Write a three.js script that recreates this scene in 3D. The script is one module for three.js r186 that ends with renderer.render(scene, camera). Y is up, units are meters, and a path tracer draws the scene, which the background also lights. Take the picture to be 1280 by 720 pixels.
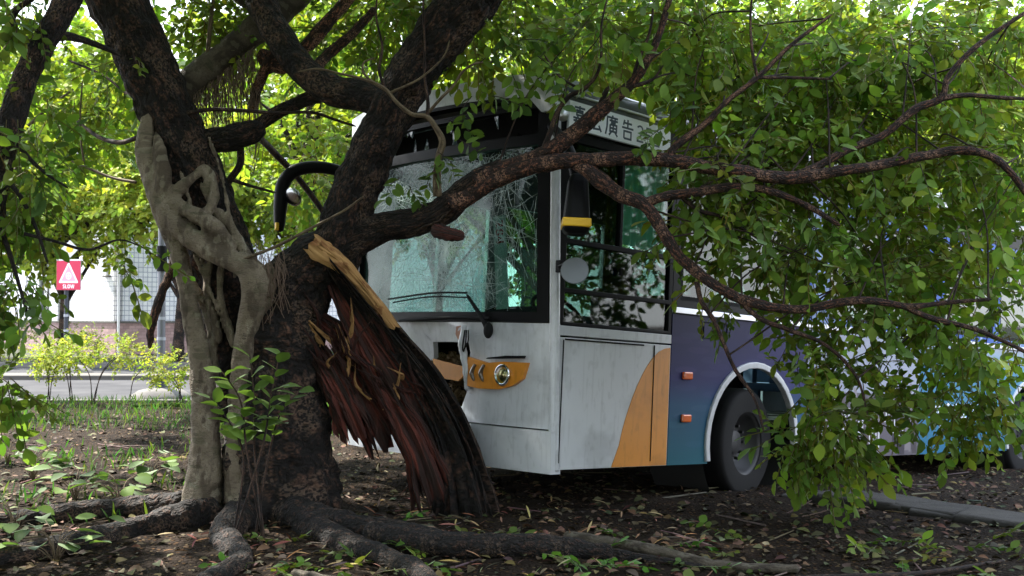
import * as THREE from 'three';
import { mergeGeometries, mergeVertices, toCreasedNormals } from 'three/addons/utils/BufferGeometryUtils.js';
import { TessellateModifier } from 'three/addons/modifiers/TessellateModifier.js';
import { RoundedBoxGeometry } from 'three/addons/geometries/RoundedBoxGeometry.js';
import { createNoise3D } from 'simplex-noise';

// ---------------------------------------------------------------- camera, sky, sun, exposure
const scene = new THREE.Scene();
const F = 1350, PIT = Math.atan(35 / F), CAMY = 1.45;            // focal length in photo pixels, tilt, eye height
const camera = new THREE.PerspectiveCamera(2 * Math.atan(360 / F) * 180 / Math.PI, 16 / 9, 0.1, 600);
camera.position.set(0, CAMY, 0);
camera.rotation.x = PIT;
camera.focus = 8.0;
camera.userData.fStop = 4.5;
const renderer = new THREE.WebGLRenderer({ antialias: true });
renderer.toneMapping = THREE.LinearToneMapping;
renderer.toneMappingExposure = 4.5;
renderer.shadowMap.enabled = true;
{ // bright summer sky with thin high haze: pale at the horizon, blue above
  const w = 256, h = 128, data = new Float32Array(w * h * 4);
  for (let y = 0; y < h; y++) {
    const el = Math.max(0, Math.sin(((y + 0.5) / h - 0.5) * Math.PI)), k = Math.pow(1 - el, 2.2);
    for (let x = 0; x < w; x++) data.set([0.46 + 0.38 * k, 0.54 + 0.33 * k, 0.69 + 0.2 * k, 1], (y * w + x) * 4);
  }
  const sky = new THREE.DataTexture(data, w, h, THREE.RGBAFormat, THREE.FloatType);
  sky.mapping = THREE.EquirectangularReflectionMapping; sky.magFilter = THREE.LinearFilter; sky.needsUpdate = true;
  scene.background = sky; scene.environment = sky;
}
const sun = new THREE.DirectionalLight(new THREE.Color(1, 0.95, 0.86), 5);
sun.position.set(-32, 41, -31); sun.target.position.set(0, 0, -9);
sun.castShadow = true; sun.shadow.mapSize.set(4096, 4096); sun.shadow.radius = 1.5;
Object.assign(sun.shadow.camera, { left: -60, right: 60, top: 60, bottom: -60, near: 1, far: 160 });
scene.add(sun, sun.target);

// ---------------------------------------------------------------- helpers
const V = (x, y, z) => new THREE.Vector3(x, y, z);
function rng(seed) { let s = seed | 0; return () => { s = (s + 0x6d2b79f5) | 0; let t = Math.imul(s ^ (s >>> 15), 1 | s); t = (t + Math.imul(t ^ (t >>> 7), 61 | t)) ^ t; return ((t ^ (t >>> 14)) >>> 0) / 4294967296; }; }
const R0 = rng(7), rr = (a, b, r = R0) => a + (b - a) * r();
const n3 = createNoise3D(rng(11));
const fbm = (x, y, z, o = 4) => { let s = 0, a = 0.5, f = 1; for (let i = 0; i < o; i++) { s += a * n3(x * f, y * f, z * f); a *= 0.5; f *= 2.03; } return s; };
const clamp = (x, a, b) => Math.min(b, Math.max(a, x)), smooth = (a, b, x) => { const t = clamp((x - a) / (b - a), 0, 1); return t * t * (3 - 2 * t); }, lerp = (a, b, t) => a + (b - a) * t;
const col = (r, g, b) => new THREE.Color().setRGB(r, g, b);
// a pixel of the photograph (1280 x 720) and a depth in metres -> a point
function P(px, py, d) {
  const dx = (px - 640) / F, dy = -(py - 360) / F, c = Math.cos(PIT), s = Math.sin(PIT), y = dy * c + s, z = dy * s - c, k = d / -z;
  return V(dx * k, CAMY + y * k, -d);
}
const used = {};
const numbered = (n) => { used[n] = (used[n] ?? -1) + 1; return used[n] ? `${n}_${String(used[n]).padStart(3, '0')}` : n; };
const shade = (o) => { o.castShadow = o.receiveShadow = true; return o; };
function thing(name, label, category, at = V(0, 0, 0), group) {
  const o = new THREE.Group(); o.name = numbered(name); o.position.copy(at); o.userData = { label, category };
  if (group) o.userData.group = group;
  scene.add(o); return o;
}
function part(parent, name, geo, mat, label) {       // a mesh under its thing (or part); geometry in the parent's own axes
  const m = shade(new THREE.Mesh(geo, mat)); m.name = name; if (label) m.userData.label = label; parent.add(m); return m;
}
function struct(name, geo, mat) { const m = shade(new THREE.Mesh(geo, mat)); m.name = numbered(name); m.userData.kind = 'structure'; scene.add(m); return m; }
const single = (name, label, category, geo, mat, group) => { const m = shade(new THREE.Mesh(geo, mat)); m.name = numbered(name); m.userData = { label, category }; if (group) m.userData.group = group; scene.add(m); return m; };
const merge = (list) => mergeGeometries(list.map((g) => { const h = g.index ? g.toNonIndexed() : g; for (const k of Object.keys(h.attributes)) if (!['position', 'normal', 'uv'].includes(k)) h.deleteAttribute(k); if (!h.attributes.uv) h.setAttribute('uv', new THREE.BufferAttribute(new Float32Array(h.attributes.position.count * 2), 2)); return h; }));
const box = (w, h, d, x = 0, y = 0, z = 0, r = 0) => (r ? new RoundedBoxGeometry(w, h, d, 2, r) : new THREE.BoxGeometry(w, h, d)).translate(x, y, z);

// ---------------------------------------------------------------- ground height: level under the tree, falling away along the bus towards its tail
const TH = 43.3 * Math.PI / 180, BC = Math.cos(TH), BS = Math.sin(TH), BP = 0.067, BO = V(0.291, 0, -7.86);
const along = (x, z) => (x - BO.x) * BC + (-z + BO.z) * BS;
function ground(x, z, rough = true) {
  const t = along(x, z), s = t - 1.2, k = 0.5 * (s + Math.sqrt(s * s + 0.4));
  let h = -BP * Math.min(k, 11) * smooth(-2.2, 1.2, x) * smooth(19.2, 17.5, -z);
  const road = smooth(18.3, 18.9, -z);
  h -= 0.16 * road;
  if (rough) h += (1 - road) * (0.035 * fbm(x * 0.9, 0, z * 0.9, 3) + 0.018 * fbm(x * 6, 3, z * 6, 3));
  return h;
}
// ---------------------------------------------------------------- computed textures (periodic noise, so that they tile)
const hash = (x, y, s) => { let h = Math.imul(x, 374761393) ^ Math.imul(y, 668265263) ^ Math.imul(s, 2147483647); h = Math.imul(h ^ (h >>> 13), 1274126177); return ((h ^ (h >>> 16)) >>> 0) / 4294967296; };
function pnoise(u, v, px, py, s) { // value noise with periods px, py over [0,1)
  const x = u * px, y = v * py, i = Math.floor(x), j = Math.floor(y), f = x - i, g = y - j, a = f * f * (3 - 2 * f), b = g * g * (3 - 2 * g), m = (n, k) => ((n % k) + k) % k;
  const h = (p, q) => hash(m(p, px), m(q, py), s);
  return lerp(lerp(h(i, j), h(i + 1, j), a), lerp(h(i, j + 1), h(i + 1, j + 1), a), b);
}
const pfbm = (u, v, px, py, s, o = 4) => { let r = 0, a = 0.5, n = 0; for (let k = 0; k < o; k++) { r += a * pnoise(u, v, px << k, py << k, s + k); n += a; a *= 0.55; } return r / n; };
function cells(u, v, px, py, s) { // distance to the two nearest of jittered points: [f1, f2, id]
  const x = u * px, y = v * py, i = Math.floor(x), j = Math.floor(y); let a = 9, b = 9, id = 0;
  for (let p = -1; p <= 1; p++) for (let q = -1; q <= 1; q++) {
    const ci = ((i + p) % px + px) % px, cj = ((j + q) % py + py) % py, dx = i + p + hash(ci, cj, s) - x, dy = j + q + hash(ci, cj, s + 1) - y, d = Math.hypot(dx, dy);
    if (d < a) { b = a; a = d; id = hash(ci, cj, s + 2); } else if (d < b) b = d;
  }
  return [a, b, id];
}
function tex(w, h, fn, srgb) {
  const d = new Uint8Array(w * h * 4);
  for (let y = 0; y < h; y++) for (let x = 0; x < w; x++) { const c = fn((x + 0.5) / w, (y + 0.5) / h), o = (y * w + x) * 4; for (let k = 0; k < 3; k++) d[o + k] = clamp(Array.isArray(c) ? c[k] : c, 0, 1) * 255; d[o + 3] = 255; }
  const t = new THREE.DataTexture(d, w, h); t.wrapS = t.wrapT = THREE.RepeatWrapping; t.magFilter = THREE.LinearFilter; t.needsUpdate = true;
  if (srgb) t.colorSpace = THREE.SRGBColorSpace; return t;
}
const mixc = (a, b, t) => a.map((x, k) => lerp(x, b[k], t));
// bark that breaks into small plates
const ridge = (x) => 1 - Math.abs(2 * x - 1);
const barkH = (u, v) => { const wu = u + 0.09 * pfbm(u, v, 5, 5, 5, 3), wv = v + 0.09 * pfbm(u, v, 5, 5, 9, 3); return clamp(0.62 - 0.5 * Math.pow(ridge(pfbm(wu, wv, 11, 5, 3, 3)), 5) - 0.3 * Math.pow(ridge(pfbm(wu, wv, 26, 15, 13, 2)), 4) + 0.45 * (pfbm(u, v, 40, 30, 21, 4) - 0.5) + 0.4 * (pfbm(u, v, 9, 7, 27, 3) - 0.5), 0, 1); };
const T = {
  bark: tex(512, 512, (u, v) => { const h = barkH(u, v), p = pfbm(u, v, 4, 4, 40, 5), q = pfbm(u, v, 70, 60, 44, 2); return mixc(mixc([0.09, 0.066, 0.055], [0.56, 0.43, 0.355], clamp(h * 1.7 - 0.55 + (q - 0.5) * 0.9, 0, 1)), [0.50, 0.45, 0.40], smooth(0.55, 0.72, p) * smooth(0.4, 0.6, q) * 0.7); }, true),
  barkB: tex(512, 512, barkH),
  root: tex(512, 512, (u, v) => { const p = pfbm(u, v, 5, 5, 60, 5), q = pfbm(u, v, 30, 60, 70, 3), r = pfbm(u, v, 4, 14, 75, 4), l = pfbm(u, v, 9, 9, 62, 4), st = pfbm(u, v, 7, 3, 66, 4), [ca, cb] = cells(u + 0.05 * p, v + 0.05 * q, 34, 20, 68); let c = mixc([0.43, 0.385, 0.33], [0.62, 0.575, 0.51], clamp(p * 1.5 - 0.3, 0, 1)); c = mixc(c, [0.33, 0.28, 0.235], smooth(0.6, 0.85, q) * 0.45); c = mixc(c, [0.36, 0.35, 0.27], smooth(0.56, 0.72, r) * 0.6); c = mixc(c, [0.24, 0.195, 0.16], smooth(0.57, 0.7, st) * 0.5); c = mixc(c, [0.70, 0.69, 0.62], smooth(0.62, 0.72, l) * 0.4); return mixc(c, [0.2, 0.165, 0.14], 0.5 * smooth(0.07, 0.0, cb - ca) * smooth(0.4, 0.6, p)); }, true),
  rootB: tex(512, 512, (u, v) => { const [a, b] = cells(u, v, 26, 48, 33), [c] = cells(u, v, 18, 40, 37); return -0.25 * smooth(0.3, 0.1, c) + 0.3 * pfbm(u, v, 8, 50, 80, 3) + 0.5 * pfbm(u, v, 16, 16, 84, 5) + 0.2 * smooth(0, 0.3, b - a); }),
  soil: tex(640, 640, (u, v) => { const p = pfbm(u, v, 4, 4, 90, 6), q = pfbm(u, v, 64, 64, 95, 3), [a, , id] = cells(u, v, 60, 60, 97); let c = mixc([0.13, 0.105, 0.088], [0.215, 0.18, 0.15], clamp(p * 1.6 - 0.35, 0, 1)); c = mixc(c, [0.13, 0.10, 0.08], smooth(0.5, 0.8, q) * 0.6); if (a < 0.28 && id > 0.72) c = mixc(c, id > 0.9 ? [0.42, 0.36, 0.27] : [0.33, 0.24, 0.15], 0.8); return c; }, true),
  soilB: tex(640, 640, (u, v) => { const [a, b] = cells(u, v, 60, 60, 97); return 0.5 * pfbm(u, v, 24, 24, 91, 5) + 0.3 * smooth(0, 0.5, b - a) + 0.2 * pfbm(u, v, 90, 90, 93, 2); }),
  asphalt: tex(512, 512, (u, v) => { const p = pfbm(u, v, 4, 4, 110, 5), q = hash(Math.floor(u * 512), Math.floor(v * 512), 5); return mixc([0.25, 0.25, 0.258], [0.325, 0.322, 0.325], clamp(p * 1.3 - 0.2 + (q - 0.5) * 0.5, 0, 1)); }, true),
  concrete: tex(512, 512, (u, v) => { const p = pfbm(u, v, 5, 5, 120, 5), q = pfbm(u, v, 50, 50, 125, 2); return mixc([0.37, 0.36, 0.35], [0.51, 0.495, 0.475], clamp(p * 1.4 - 0.25 + (q - 0.5) * 0.3, 0, 1)); }, true),
  wood: tex(256, 512, (u, v) => { const p = pfbm(u, v, 48, 3, 130, 4), q = pfbm(u, v, 10, 4, 135, 4); return mixc(mixc([0.62, 0.44, 0.26], [0.83, 0.67, 0.45], p), [0.45, 0.27, 0.15], smooth(0.55, 0.75, q) * 0.7); }, true),
  woodB: tex(256, 512, (u, v) => pfbm(u, v, 48, 3, 130, 4)),
  rwood: tex(256, 512, (u, v) => { const p = pfbm(u, v, 60, 3, 140, 4), q = pfbm(u, v, 26, 3, 145, 4); return mixc(mixc([0.13, 0.06, 0.05], [0.36, 0.17, 0.125], p), [0.12, 0.075, 0.065], smooth(0.4, 0.62, q)); }, true),
  dirt: tex(512, 512, (u, v) => { const p = pfbm(u, v, 4, 6, 150, 5), q = pfbm(u, v, 40, 20, 155, 3); return 1 - 0.09 * smooth(0.5, 0.8, p) - 0.05 * smooth(0.58, 0.8, q) - 0.045 * smooth(0.6, 0.75, pfbm(u, v, 60, 5, 158, 3)); }, true),
};
const std = (o) => new THREE.MeshStandardMaterial(o), phys = (o) => new THREE.MeshPhysicalMaterial(o);
const M = {
  bark: std({ map: T.bark, bumpMap: T.barkB, bumpScale: 0.034, roughness: 0.92, color: col(0.58, 0.49, 0.44) }),
  redbark: std({ map: T.bark, bumpMap: T.barkB, bumpScale: 0.018, roughness: 0.85, color: col(1.9, 1.3, 1.08) }),
  twig: std({ map: T.bark, roughness: 0.9, color: col(0.75, 0.58, 0.5) }),
  paletwig: std({ map: T.root, roughness: 0.85, color: col(0.62, 0.54, 0.43) }),
  root: std({ map: T.root, bumpMap: T.rootB, bumpScale: 0.011, roughness: 0.85, color: col(0.82, 0.79, 0.745) }),
  greylimb: std({ map: T.root, bumpMap: T.rootB, bumpScale: 0.008, roughness: 0.88, color: col(0.44, 0.425, 0.41) }),
  hair: std({ color: col(0.17, 0.115, 0.085), roughness: 0.95 }),
  soil: phys({ map: T.soil, bumpMap: T.soilB, bumpScale: 0.035, roughness: 0.97, specularIntensity: 0.15 }),
  asphalt: phys({ map: T.asphalt, roughness: 0.95, specularIntensity: 0.1 }),
  concrete: phys({ map: T.concrete, roughness: 0.95, specularIntensity: 0.15 }),
  stone: std({ map: T.concrete, bumpMap: T.soilB, bumpScale: 0.01, color: col(0.42, 0.40, 0.38), roughness: 0.93 }),
  wood: std({ map: T.wood, bumpMap: T.woodB, bumpScale: 0.012, roughness: 0.85 }),
  rwood: std({ map: T.rwood, color: col(1.7, 1.35, 1.2), bumpMap: T.woodB, bumpScale: 0.03, roughness: 0.85 }),
  white: phys({ color: col(0.6, 0.615, 0.65), map: T.dirt, roughness: 0.35, clearcoat: 0.6, clearcoatRoughness: 0.12 }),
  black: phys({ color: col(0.008, 0.008, 0.009), roughness: 0.4, specularIntensity: 0.2 }),
  rubber: phys({ color: col(0.012, 0.012, 0.013), roughness: 0.75, specularIntensity: 0.35 }),
  matte: phys({ color: col(0.012, 0.012, 0.012), roughness: 0.9, specularIntensity: 0.3 }),
  orange: phys({ color: col(0.72, 0.27, 0.025), roughness: 0.38, clearcoat: 0.5, map: T.dirt }),
  yellow: phys({ color: col(0.86, 0.5, 0.02), roughness: 0.4 }),
  chrome: std({ color: col(0.75, 0.75, 0.76), metalness: 1, roughness: 0.12 }),
  alu: std({ color: col(0.66, 0.67, 0.7), metalness: 0.8, roughness: 0.35 }),
  roof: phys({ color: col(0.05, 0.055, 0.07), roughness: 0.28, clearcoat: 0.8, clearcoatRoughness: 0.1 }),
  tint: phys({ color: col(0.27, 0.33, 0.315), transmission: 1, thickness: 0, roughness: 0.04 }),
  clear: phys({ color: col(0.72, 0.86, 0.82), transmission: 1, thickness: 0, roughness: 0.05 }),
  inside: std({ color: col(0.08, 0.085, 0.09), roughness: 0.8 }),
  seat: std({ color: col(0.035, 0.06, 0.12), roughness: 0.9 }),
  curtain: phys({ color: col(0.22, 0.6, 0.47), roughness: 0.95, transmission: 0.4, thickness: 0, side: THREE.DoubleSide }),
};
// ---------------------------------------------------------------- round limbs along control points
function tube(pts, { seg = 0, amp = 0.06, freq = 3, tile = 0.6, ring = 0, tip = true, knot = 0, seed = 0, ridge = 0 } = {}) {
  const ps = pts.map((p) => p[0]), rs = pts.map((p) => p[1]), curve = new THREE.CatmullRomCurve3(ps, false, 'centripetal');
  const len = curve.getLength(), rmax = Math.max(...rs), rmean = rs.reduce((a, b) => a + b) / rs.length;
  seg = seg || clamp(Math.round(rmax * 190), 6, 52); ring = ring || clamp(rmean * 0.28, 0.018, 0.12);
  const n = Math.max(pts.length * 3, Math.round(len / ring));
  const pos = [], uv = [], idx = [], C = [], Tn = [];
  for (let i = 0; i <= n; i++) { C.push(curve.getPoint(i / n)); Tn.push(curve.getTangent(i / n)); }
  let N = Math.abs(Tn[0].y) > 0.9 ? V(1, 0, 0) : V(0, 1, 0), acc = 0; const around = Math.max(1, Math.round(2 * Math.PI * rmean / tile));
  for (let i = 0; i <= n; i++) {
    const t = Tn[i]; N = N.clone().addScaledVector(t, -N.dot(t)).normalize(); const B = t.clone().cross(N);
    if (i) acc += C[i].distanceTo(C[i - 1]);
    const k = i / n * (pts.length - 1), a = Math.min(Math.floor(k), pts.length - 2), f = k - a; let r = lerp(rs[a], rs[a + 1], f * f * (3 - 2 * f) * 0.5 + f * 0.5);
    if (tip && i === n) r *= 0.35;
    for (let j = 0; j <= seg; j++) {
      const th = (j % seg) / seg * 2 * Math.PI, d = N.clone().multiplyScalar(Math.cos(th)).addScaledVector(B, Math.sin(th)), q = C[i].clone().addScaledVector(d, r);
      let w = 1 + amp * 2 * fbm(q.x * freq + seed, q.y * freq, q.z * freq, 4);
      if (knot) w += knot * Math.max(0, n3(q.x * 2.1 + seed, q.y * 2.1, q.z * 2.1) - 0.35);
      if (ridge) w -= ridge * Math.pow(1 - Math.abs(n3(Math.cos(th) * 2.2 + seed, acc * 1.1, Math.sin(th) * 2.2)), 4);
      q.copy(C[i]).addScaledVector(d, r * w);
      pos.push(q.x, q.y, q.z); uv.push(j / seg * around, acc / tile);
    }
  }
  for (let i = 0; i < n; i++) for (let j = 0; j < seg; j++) { const a = i * (seg + 1) + j, b = a + seg + 1; idx.push(a, a + 1, b, b, a + 1, b + 1); }
  const cap = (i, flip) => { const c = pos.length / 3; pos.push(C[i].x, C[i].y, C[i].z); uv.push(0, 0); for (let j = 0; j < seg; j++) { const a = i * (seg + 1) + j; flip ? idx.push(c, a + 1, a) : idx.push(c, a, a + 1); } };
  cap(0, true); cap(n, false);
  const g = new THREE.BufferGeometry(); g.setAttribute('position', new THREE.Float32BufferAttribute(pos, 3)); g.setAttribute('uv', new THREE.Float32BufferAttribute(uv, 2)); g.setIndex(idx); g.computeVertexNormals();
  const nn = g.attributes.normal; // close the seam of the normals
  for (let i = 0; i <= n; i++) { const a = i * (seg + 1), b = a + seg, v = V(nn.getX(a) + nn.getX(b), nn.getY(a) + nn.getY(b), nn.getZ(a) + nn.getZ(b)).normalize(); nn.setXYZ(a, v.x, v.y, v.z); nn.setXYZ(b, v.x, v.y, v.z); }
  return g;
}
// control points given as [px, py, depth, radius in pixels]
const limbPts = (l) => l.map(([x, y, d, r]) => [P(x, y, d), r * d / F]);
const limb = (l, o) => tube(limbPts(l), o);
const wire = (pts, r, seg = 6, n = 0) => { const c = new THREE.CatmullRomCurve3(pts, false, 'centripetal'); return new THREE.TubeGeometry(c, n || Math.max(4, pts.length * 5), r, seg); };
// ---------------------------------------------------------------- a distance field meshed by surface nets
function meshField(f, lo, hi, h) {
  const nx = Math.ceil((hi.x - lo.x) / h) + 1, ny = Math.ceil((hi.y - lo.y) / h) + 1, nz = Math.ceil((hi.z - lo.z) / h) + 1, at = (i, j, k) => (k * ny + j) * nx + i, val = new Float32Array(nx * ny * nz);
  for (let k = 0; k < nz; k++) for (let j = 0; j < ny; j++) for (let i = 0; i < nx; i++) val[at(i, j, k)] = f(lo.x + i * h, lo.y + j * h, lo.z + k * h);
  const vid = new Int32Array(nx * ny * nz).fill(-1), pos = [], idx = [], E = [[0, 1], [2, 3], [4, 5], [6, 7], [0, 2], [1, 3], [4, 6], [5, 7], [0, 4], [1, 5], [2, 6], [3, 7]], O = [0, 1, 2, 3, 4, 5, 6, 7].map((c) => [c & 1, (c >> 1) & 1, c >> 2]);
  for (let k = 0; k < nz - 1; k++) for (let j = 0; j < ny - 1; j++) for (let i = 0; i < nx - 1; i++) {
    const v = O.map(([a, b, c]) => val[at(i + a, j + b, k + c)]); let neg = 0; for (const x of v) if (x < 0) neg++;
    if (neg === 0 || neg === 8) continue;
    let x = 0, y = 0, z = 0, m = 0;
    for (const [a, b] of E) if ((v[a] < 0) !== (v[b] < 0)) { const t = v[a] / (v[a] - v[b]); x += lerp(O[a][0], O[b][0], t); y += lerp(O[a][1], O[b][1], t); z += lerp(O[a][2], O[b][2], t); m++; }
    vid[at(i, j, k)] = pos.length / 3; pos.push(lo.x + (i + x / m) * h, lo.y + (j + y / m) * h, lo.z + (k + z / m) * h);
  }
  const quad = (a, b, c, d, flip) => { if (a < 0 || b < 0 || c < 0 || d < 0) return; flip ? idx.push(a, c, b, a, d, c) : idx.push(a, b, c, a, c, d); };
  for (let k = 1; k < nz - 1; k++) for (let j = 1; j < ny - 1; j++) for (let i = 1; i < nx - 1; i++) {
    const s = val[at(i, j, k)] < 0;
    if (s !== val[at(i + 1, j, k)] < 0) quad(vid[at(i, j - 1, k - 1)], vid[at(i, j, k - 1)], vid[at(i, j, k)], vid[at(i, j - 1, k)], !s);
    if (s !== val[at(i, j + 1, k)] < 0) quad(vid[at(i - 1, j, k - 1)], vid[at(i, j, k - 1)], vid[at(i, j, k)], vid[at(i - 1, j, k)], s);
    if (s !== val[at(i, j, k + 1)] < 0) quad(vid[at(i - 1, j - 1, k)], vid[at(i, j - 1, k)], vid[at(i, j, k)], vid[at(i - 1, j, k)], !s);
  }
  const g = new THREE.BufferGeometry(); g.setAttribute('position', new THREE.Float32BufferAttribute(pos, 3)); g.setIndex(idx); g.computeVertexNormals(); return g;
}
const smin = (a, b, k) => { const h = Math.max(k - Math.abs(a - b), 0) / k; return Math.min(a, b) - h * h * k * 0.25; };
function capsules(chains) { // chains of [Vector3, radius] -> list of tapered capsules
  const out = []; for (const c of chains) { const ps = c.map((p) => p[0]), cv = new THREE.CatmullRomCurve3(ps, false, 'centripetal'), n = (c.length - 1) * 4; let prev = null;
    for (let i = 0; i <= n; i++) { const k = i / n * (c.length - 1), a = Math.min(Math.floor(k), c.length - 2), p = cv.getPoint(i / n), r = lerp(c[a][1], c[a + 1][1], k - a); if (prev) out.push([prev[0], p, prev[1], r]); prev = [p, r]; } }
  return out;
}
function capDist(c, x, y, z) {
  const [a, b, ra, rb] = c, bx = b.x - a.x, by = b.y - a.y, bz = b.z - a.z, px = x - a.x, py = y - a.y, pz = z - a.z, t = clamp((px * bx + py * by + pz * bz) / (bx * bx + by * by + bz * bz + 1e-9), 0, 1);
  return Math.hypot(px - bx * t, py - by * t, pz - bz * t) - lerp(ra, rb, t);
}
function fieldMesh(chains, { k = 0.05, h = 0.022, amp = 0.01, freq = 6, tile = 0.6 } = {}) {
  const cs = capsules(chains), lo = V(1e9, 1e9, 1e9), hi = V(-1e9, -1e9, -1e9);
  for (const [a, b, ra, rb] of cs) for (const [p, r] of [[a, ra], [b, rb]]) { lo.min(V(p.x - r - 0.08, p.y - r - 0.08, p.z - r - 0.08)); hi.max(V(p.x + r + 0.08, p.y + r + 0.08, p.z + r + 0.08)); }
  const g = meshField((x, y, z) => { let d = 9; for (const c of cs) { const e = capDist(c, x, y, z); d = e < d + k ? smin(d, e, k) : d; } return Math.abs(d) < 0.12 ? d - amp * 2 * fbm(x * freq, y * freq * 0.6, z * freq, 3) : d; }, lo, hi, h);
  const p = g.attributes.position, uv = new Float32Array(p.count * 2), cx = (lo.x + hi.x) / 2, cz = (lo.z + hi.z) / 2;
  for (let i = 0; i < p.count; i++) { uv[i * 2] = Math.atan2(p.getX(i) - cx, p.getZ(i) - cz + 0.6) * 0.9 / tile; uv[i * 2 + 1] = p.getY(i) / tile; }
  g.setAttribute('uv', new THREE.BufferAttribute(uv, 2)); return g;
}
// ---------------------------------------------------------------- leaves and leafy sprigs
function leafGeo(L, W, fold = 0.22, droop = 0.18) { // one leaf along +y, upper face +z
  const s = [0, 0.22, 0.5, 0.78, 1], w = [0.02, 0.36, 0.5, 0.34, 0], pos = [], idx = [];
  for (let i = 0; i < 5; i++) { const y = s[i] * L, z = -droop * L * s[i] * s[i], h = w[i] * W; pos.push(-h, y, z + fold * h, 0, y, z, h, y, z + fold * h); }
  for (let i = 0; i < 4; i++) { const a = i * 3, b = a + 3; idx.push(a, a + 1, b + 1); if (i < 3) idx.push(a, b + 1, b); idx.push(a + 1, a + 2, b + 1); if (i < 3) idx.push(a + 2, b + 2, b + 1); }
  const g = new THREE.BufferGeometry(); g.setAttribute('position', new THREE.Float32BufferAttribute(pos, 3)); g.setIndex(idx); g.computeVertexNormals(); return g;
}
const paint = (g, c) => { const a = new Float32Array(g.attributes.position.count * 3); for (let i = 0; i < a.length; i += 3) a.set(c, i); g.setAttribute('color', new THREE.BufferAttribute(a, 3)); return g; };
function sprigGeo(n, len, L, seed, spread = 1) {
  const r = rng(seed), list = [], m = new THREE.Matrix4(), q = new THREE.Quaternion(), bend = rr(-0.25, 0.25, r);
  for (let i = 0; i < n; i++) {
    const t = (i + 0.6) / n, side = i === n - 1 ? 0 : i % 2 ? 1 : -1, k = rr(0.72, 1.2, r) * (i === n - 1 ? 0.9 : 1), y = 0.12 * len + t * 0.88 * len;
    q.setFromEuler(new THREE.Euler(rr(-0.7, 0.35, r), rr(-0.7, 0.7, r) * spread, -side * rr(0.7, 1.25, r), 'ZYX'));
    m.compose(V(bend * t * t * len, y, -0.12 * len * t * t + rr(-0.02, 0.02, r)), q, V(k, k, k));
    const g = leafGeo(L, L * rr(0.5, 0.64, r), rr(0.05, 0.55, r), rr(-0.1, 0.5, r)).applyMatrix4(m), v = rr(0.72, 1.25, r);
    list.push(paint(g, [v * rr(0.85, 1.25, r), v, v * rr(0.7, 1.1, r)]));
  }
  const c = new THREE.CatmullRomCurve3([V(0, 0, 0), V(bend * 0.25 * len, len * 0.5, -0.03 * len), V(bend * len, len, -0.12 * len)]);
  const tw = new THREE.TubeGeometry(c, 4, 0.0035, 3); tw.deleteAttribute('uv'); list.push(paint(tw, [1.1, 0.55, 0.75]));
  return mergeGeometries(list);
}
const leafMat = (c, coat = 0.08) => phys({ color: col(...c), vertexColors: true, roughness: 0.94, transmission: 0.5, thickness: 0, clearcoat: coat, clearcoatRoughness: 0.42, specularIntensity: 0.45, side: THREE.DoubleSide });
const LM = { main: leafMat([0.115, 0.21, 0.018]), light: leafMat([0.175, 0.28, 0.02]), yellow: leafMat([0.25, 0.36, 0.035], 0.08) };
const SP = { near: [sprigGeo(9, 0.34, 0.082, 1), sprigGeo(7, 0.3, 0.1, 2), sprigGeo(12, 0.38, 0.064, 3), sprigGeo(7, 0.24, 0.08, 12, 1.8)], mid: [4, 5].map((s) => sprigGeo(10, 0.5, 0.125, s)), far: [6, 7].map((s) => sprigGeo(13, 0.8, 0.2, s)), small: [8, 9].map((s) => sprigGeo(11, 0.4, 0.075, s)) };
function leafMatrix(p, dir, size, r, tilt = 0.7) {
  const y = dir.clone().normalize(), up = V(rr(-tilt, tilt, r), 1, rr(-tilt, tilt, r)), z = up.addScaledVector(y, -up.dot(y)).normalize(), x = y.clone().cross(z);
  return new THREE.Matrix4().makeBasis(x, y, z).scale(V(size, size, size)).setPosition(p);
}
// crown: clumps of [centre, radius, number of sprigs]; one part of its tree
function crown(tree, clumps, kinds, mat, seed, { scale = 1, droop = 0.35, tilt = 0.7, name = 'crown', vary = 0.35, flat = 0.8, keep = null } = {}) {
  const r = rng(seed), by = kinds.map(() => []), tint = kinds.map(() => []), o = tree.position;
  for (const [c, rad, n, hue = 1] of clumps) for (let i = 0; i < n; i++) {
    const d = V(rr(-1, 1, r), rr(-1, 1, r), rr(-1, 1, r)); if (d.lengthSq() > 1) { i--; continue; }
    const p = c.clone().addScaledVector(d.clone().multiply(V(1, flat, 1)), rad), dir = d.clone().add(V(rr(-0.6, 0.6, r), rr(-0.6, 0.6, r) - droop, rr(-0.6, 0.6, r)));
    if (keep && !keep(p)) continue;
    const k = Math.floor(r() * kinds.length), v = (1 + rr(-vary, vary, r)) * hue;
    by[k].push(leafMatrix(p.sub(o), dir, scale * rr(0.65, 1.35, r), r, tilt)); tint[k].push([v * rr(0.85, 1.25, r), v, v * rr(0.7, 1.2, r)]);
  }
  by.forEach((list, k) => { if (!list.length) return; const m = shade(new THREE.InstancedMesh(kinds[k], mat, list.length)); list.forEach((x, i) => { m.setMatrixAt(i, x); m.setColorAt(i, col(...tint[k][i])); }); m.name = name; m.userData.kind = 'stuff'; tree.add(m); });
}
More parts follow.
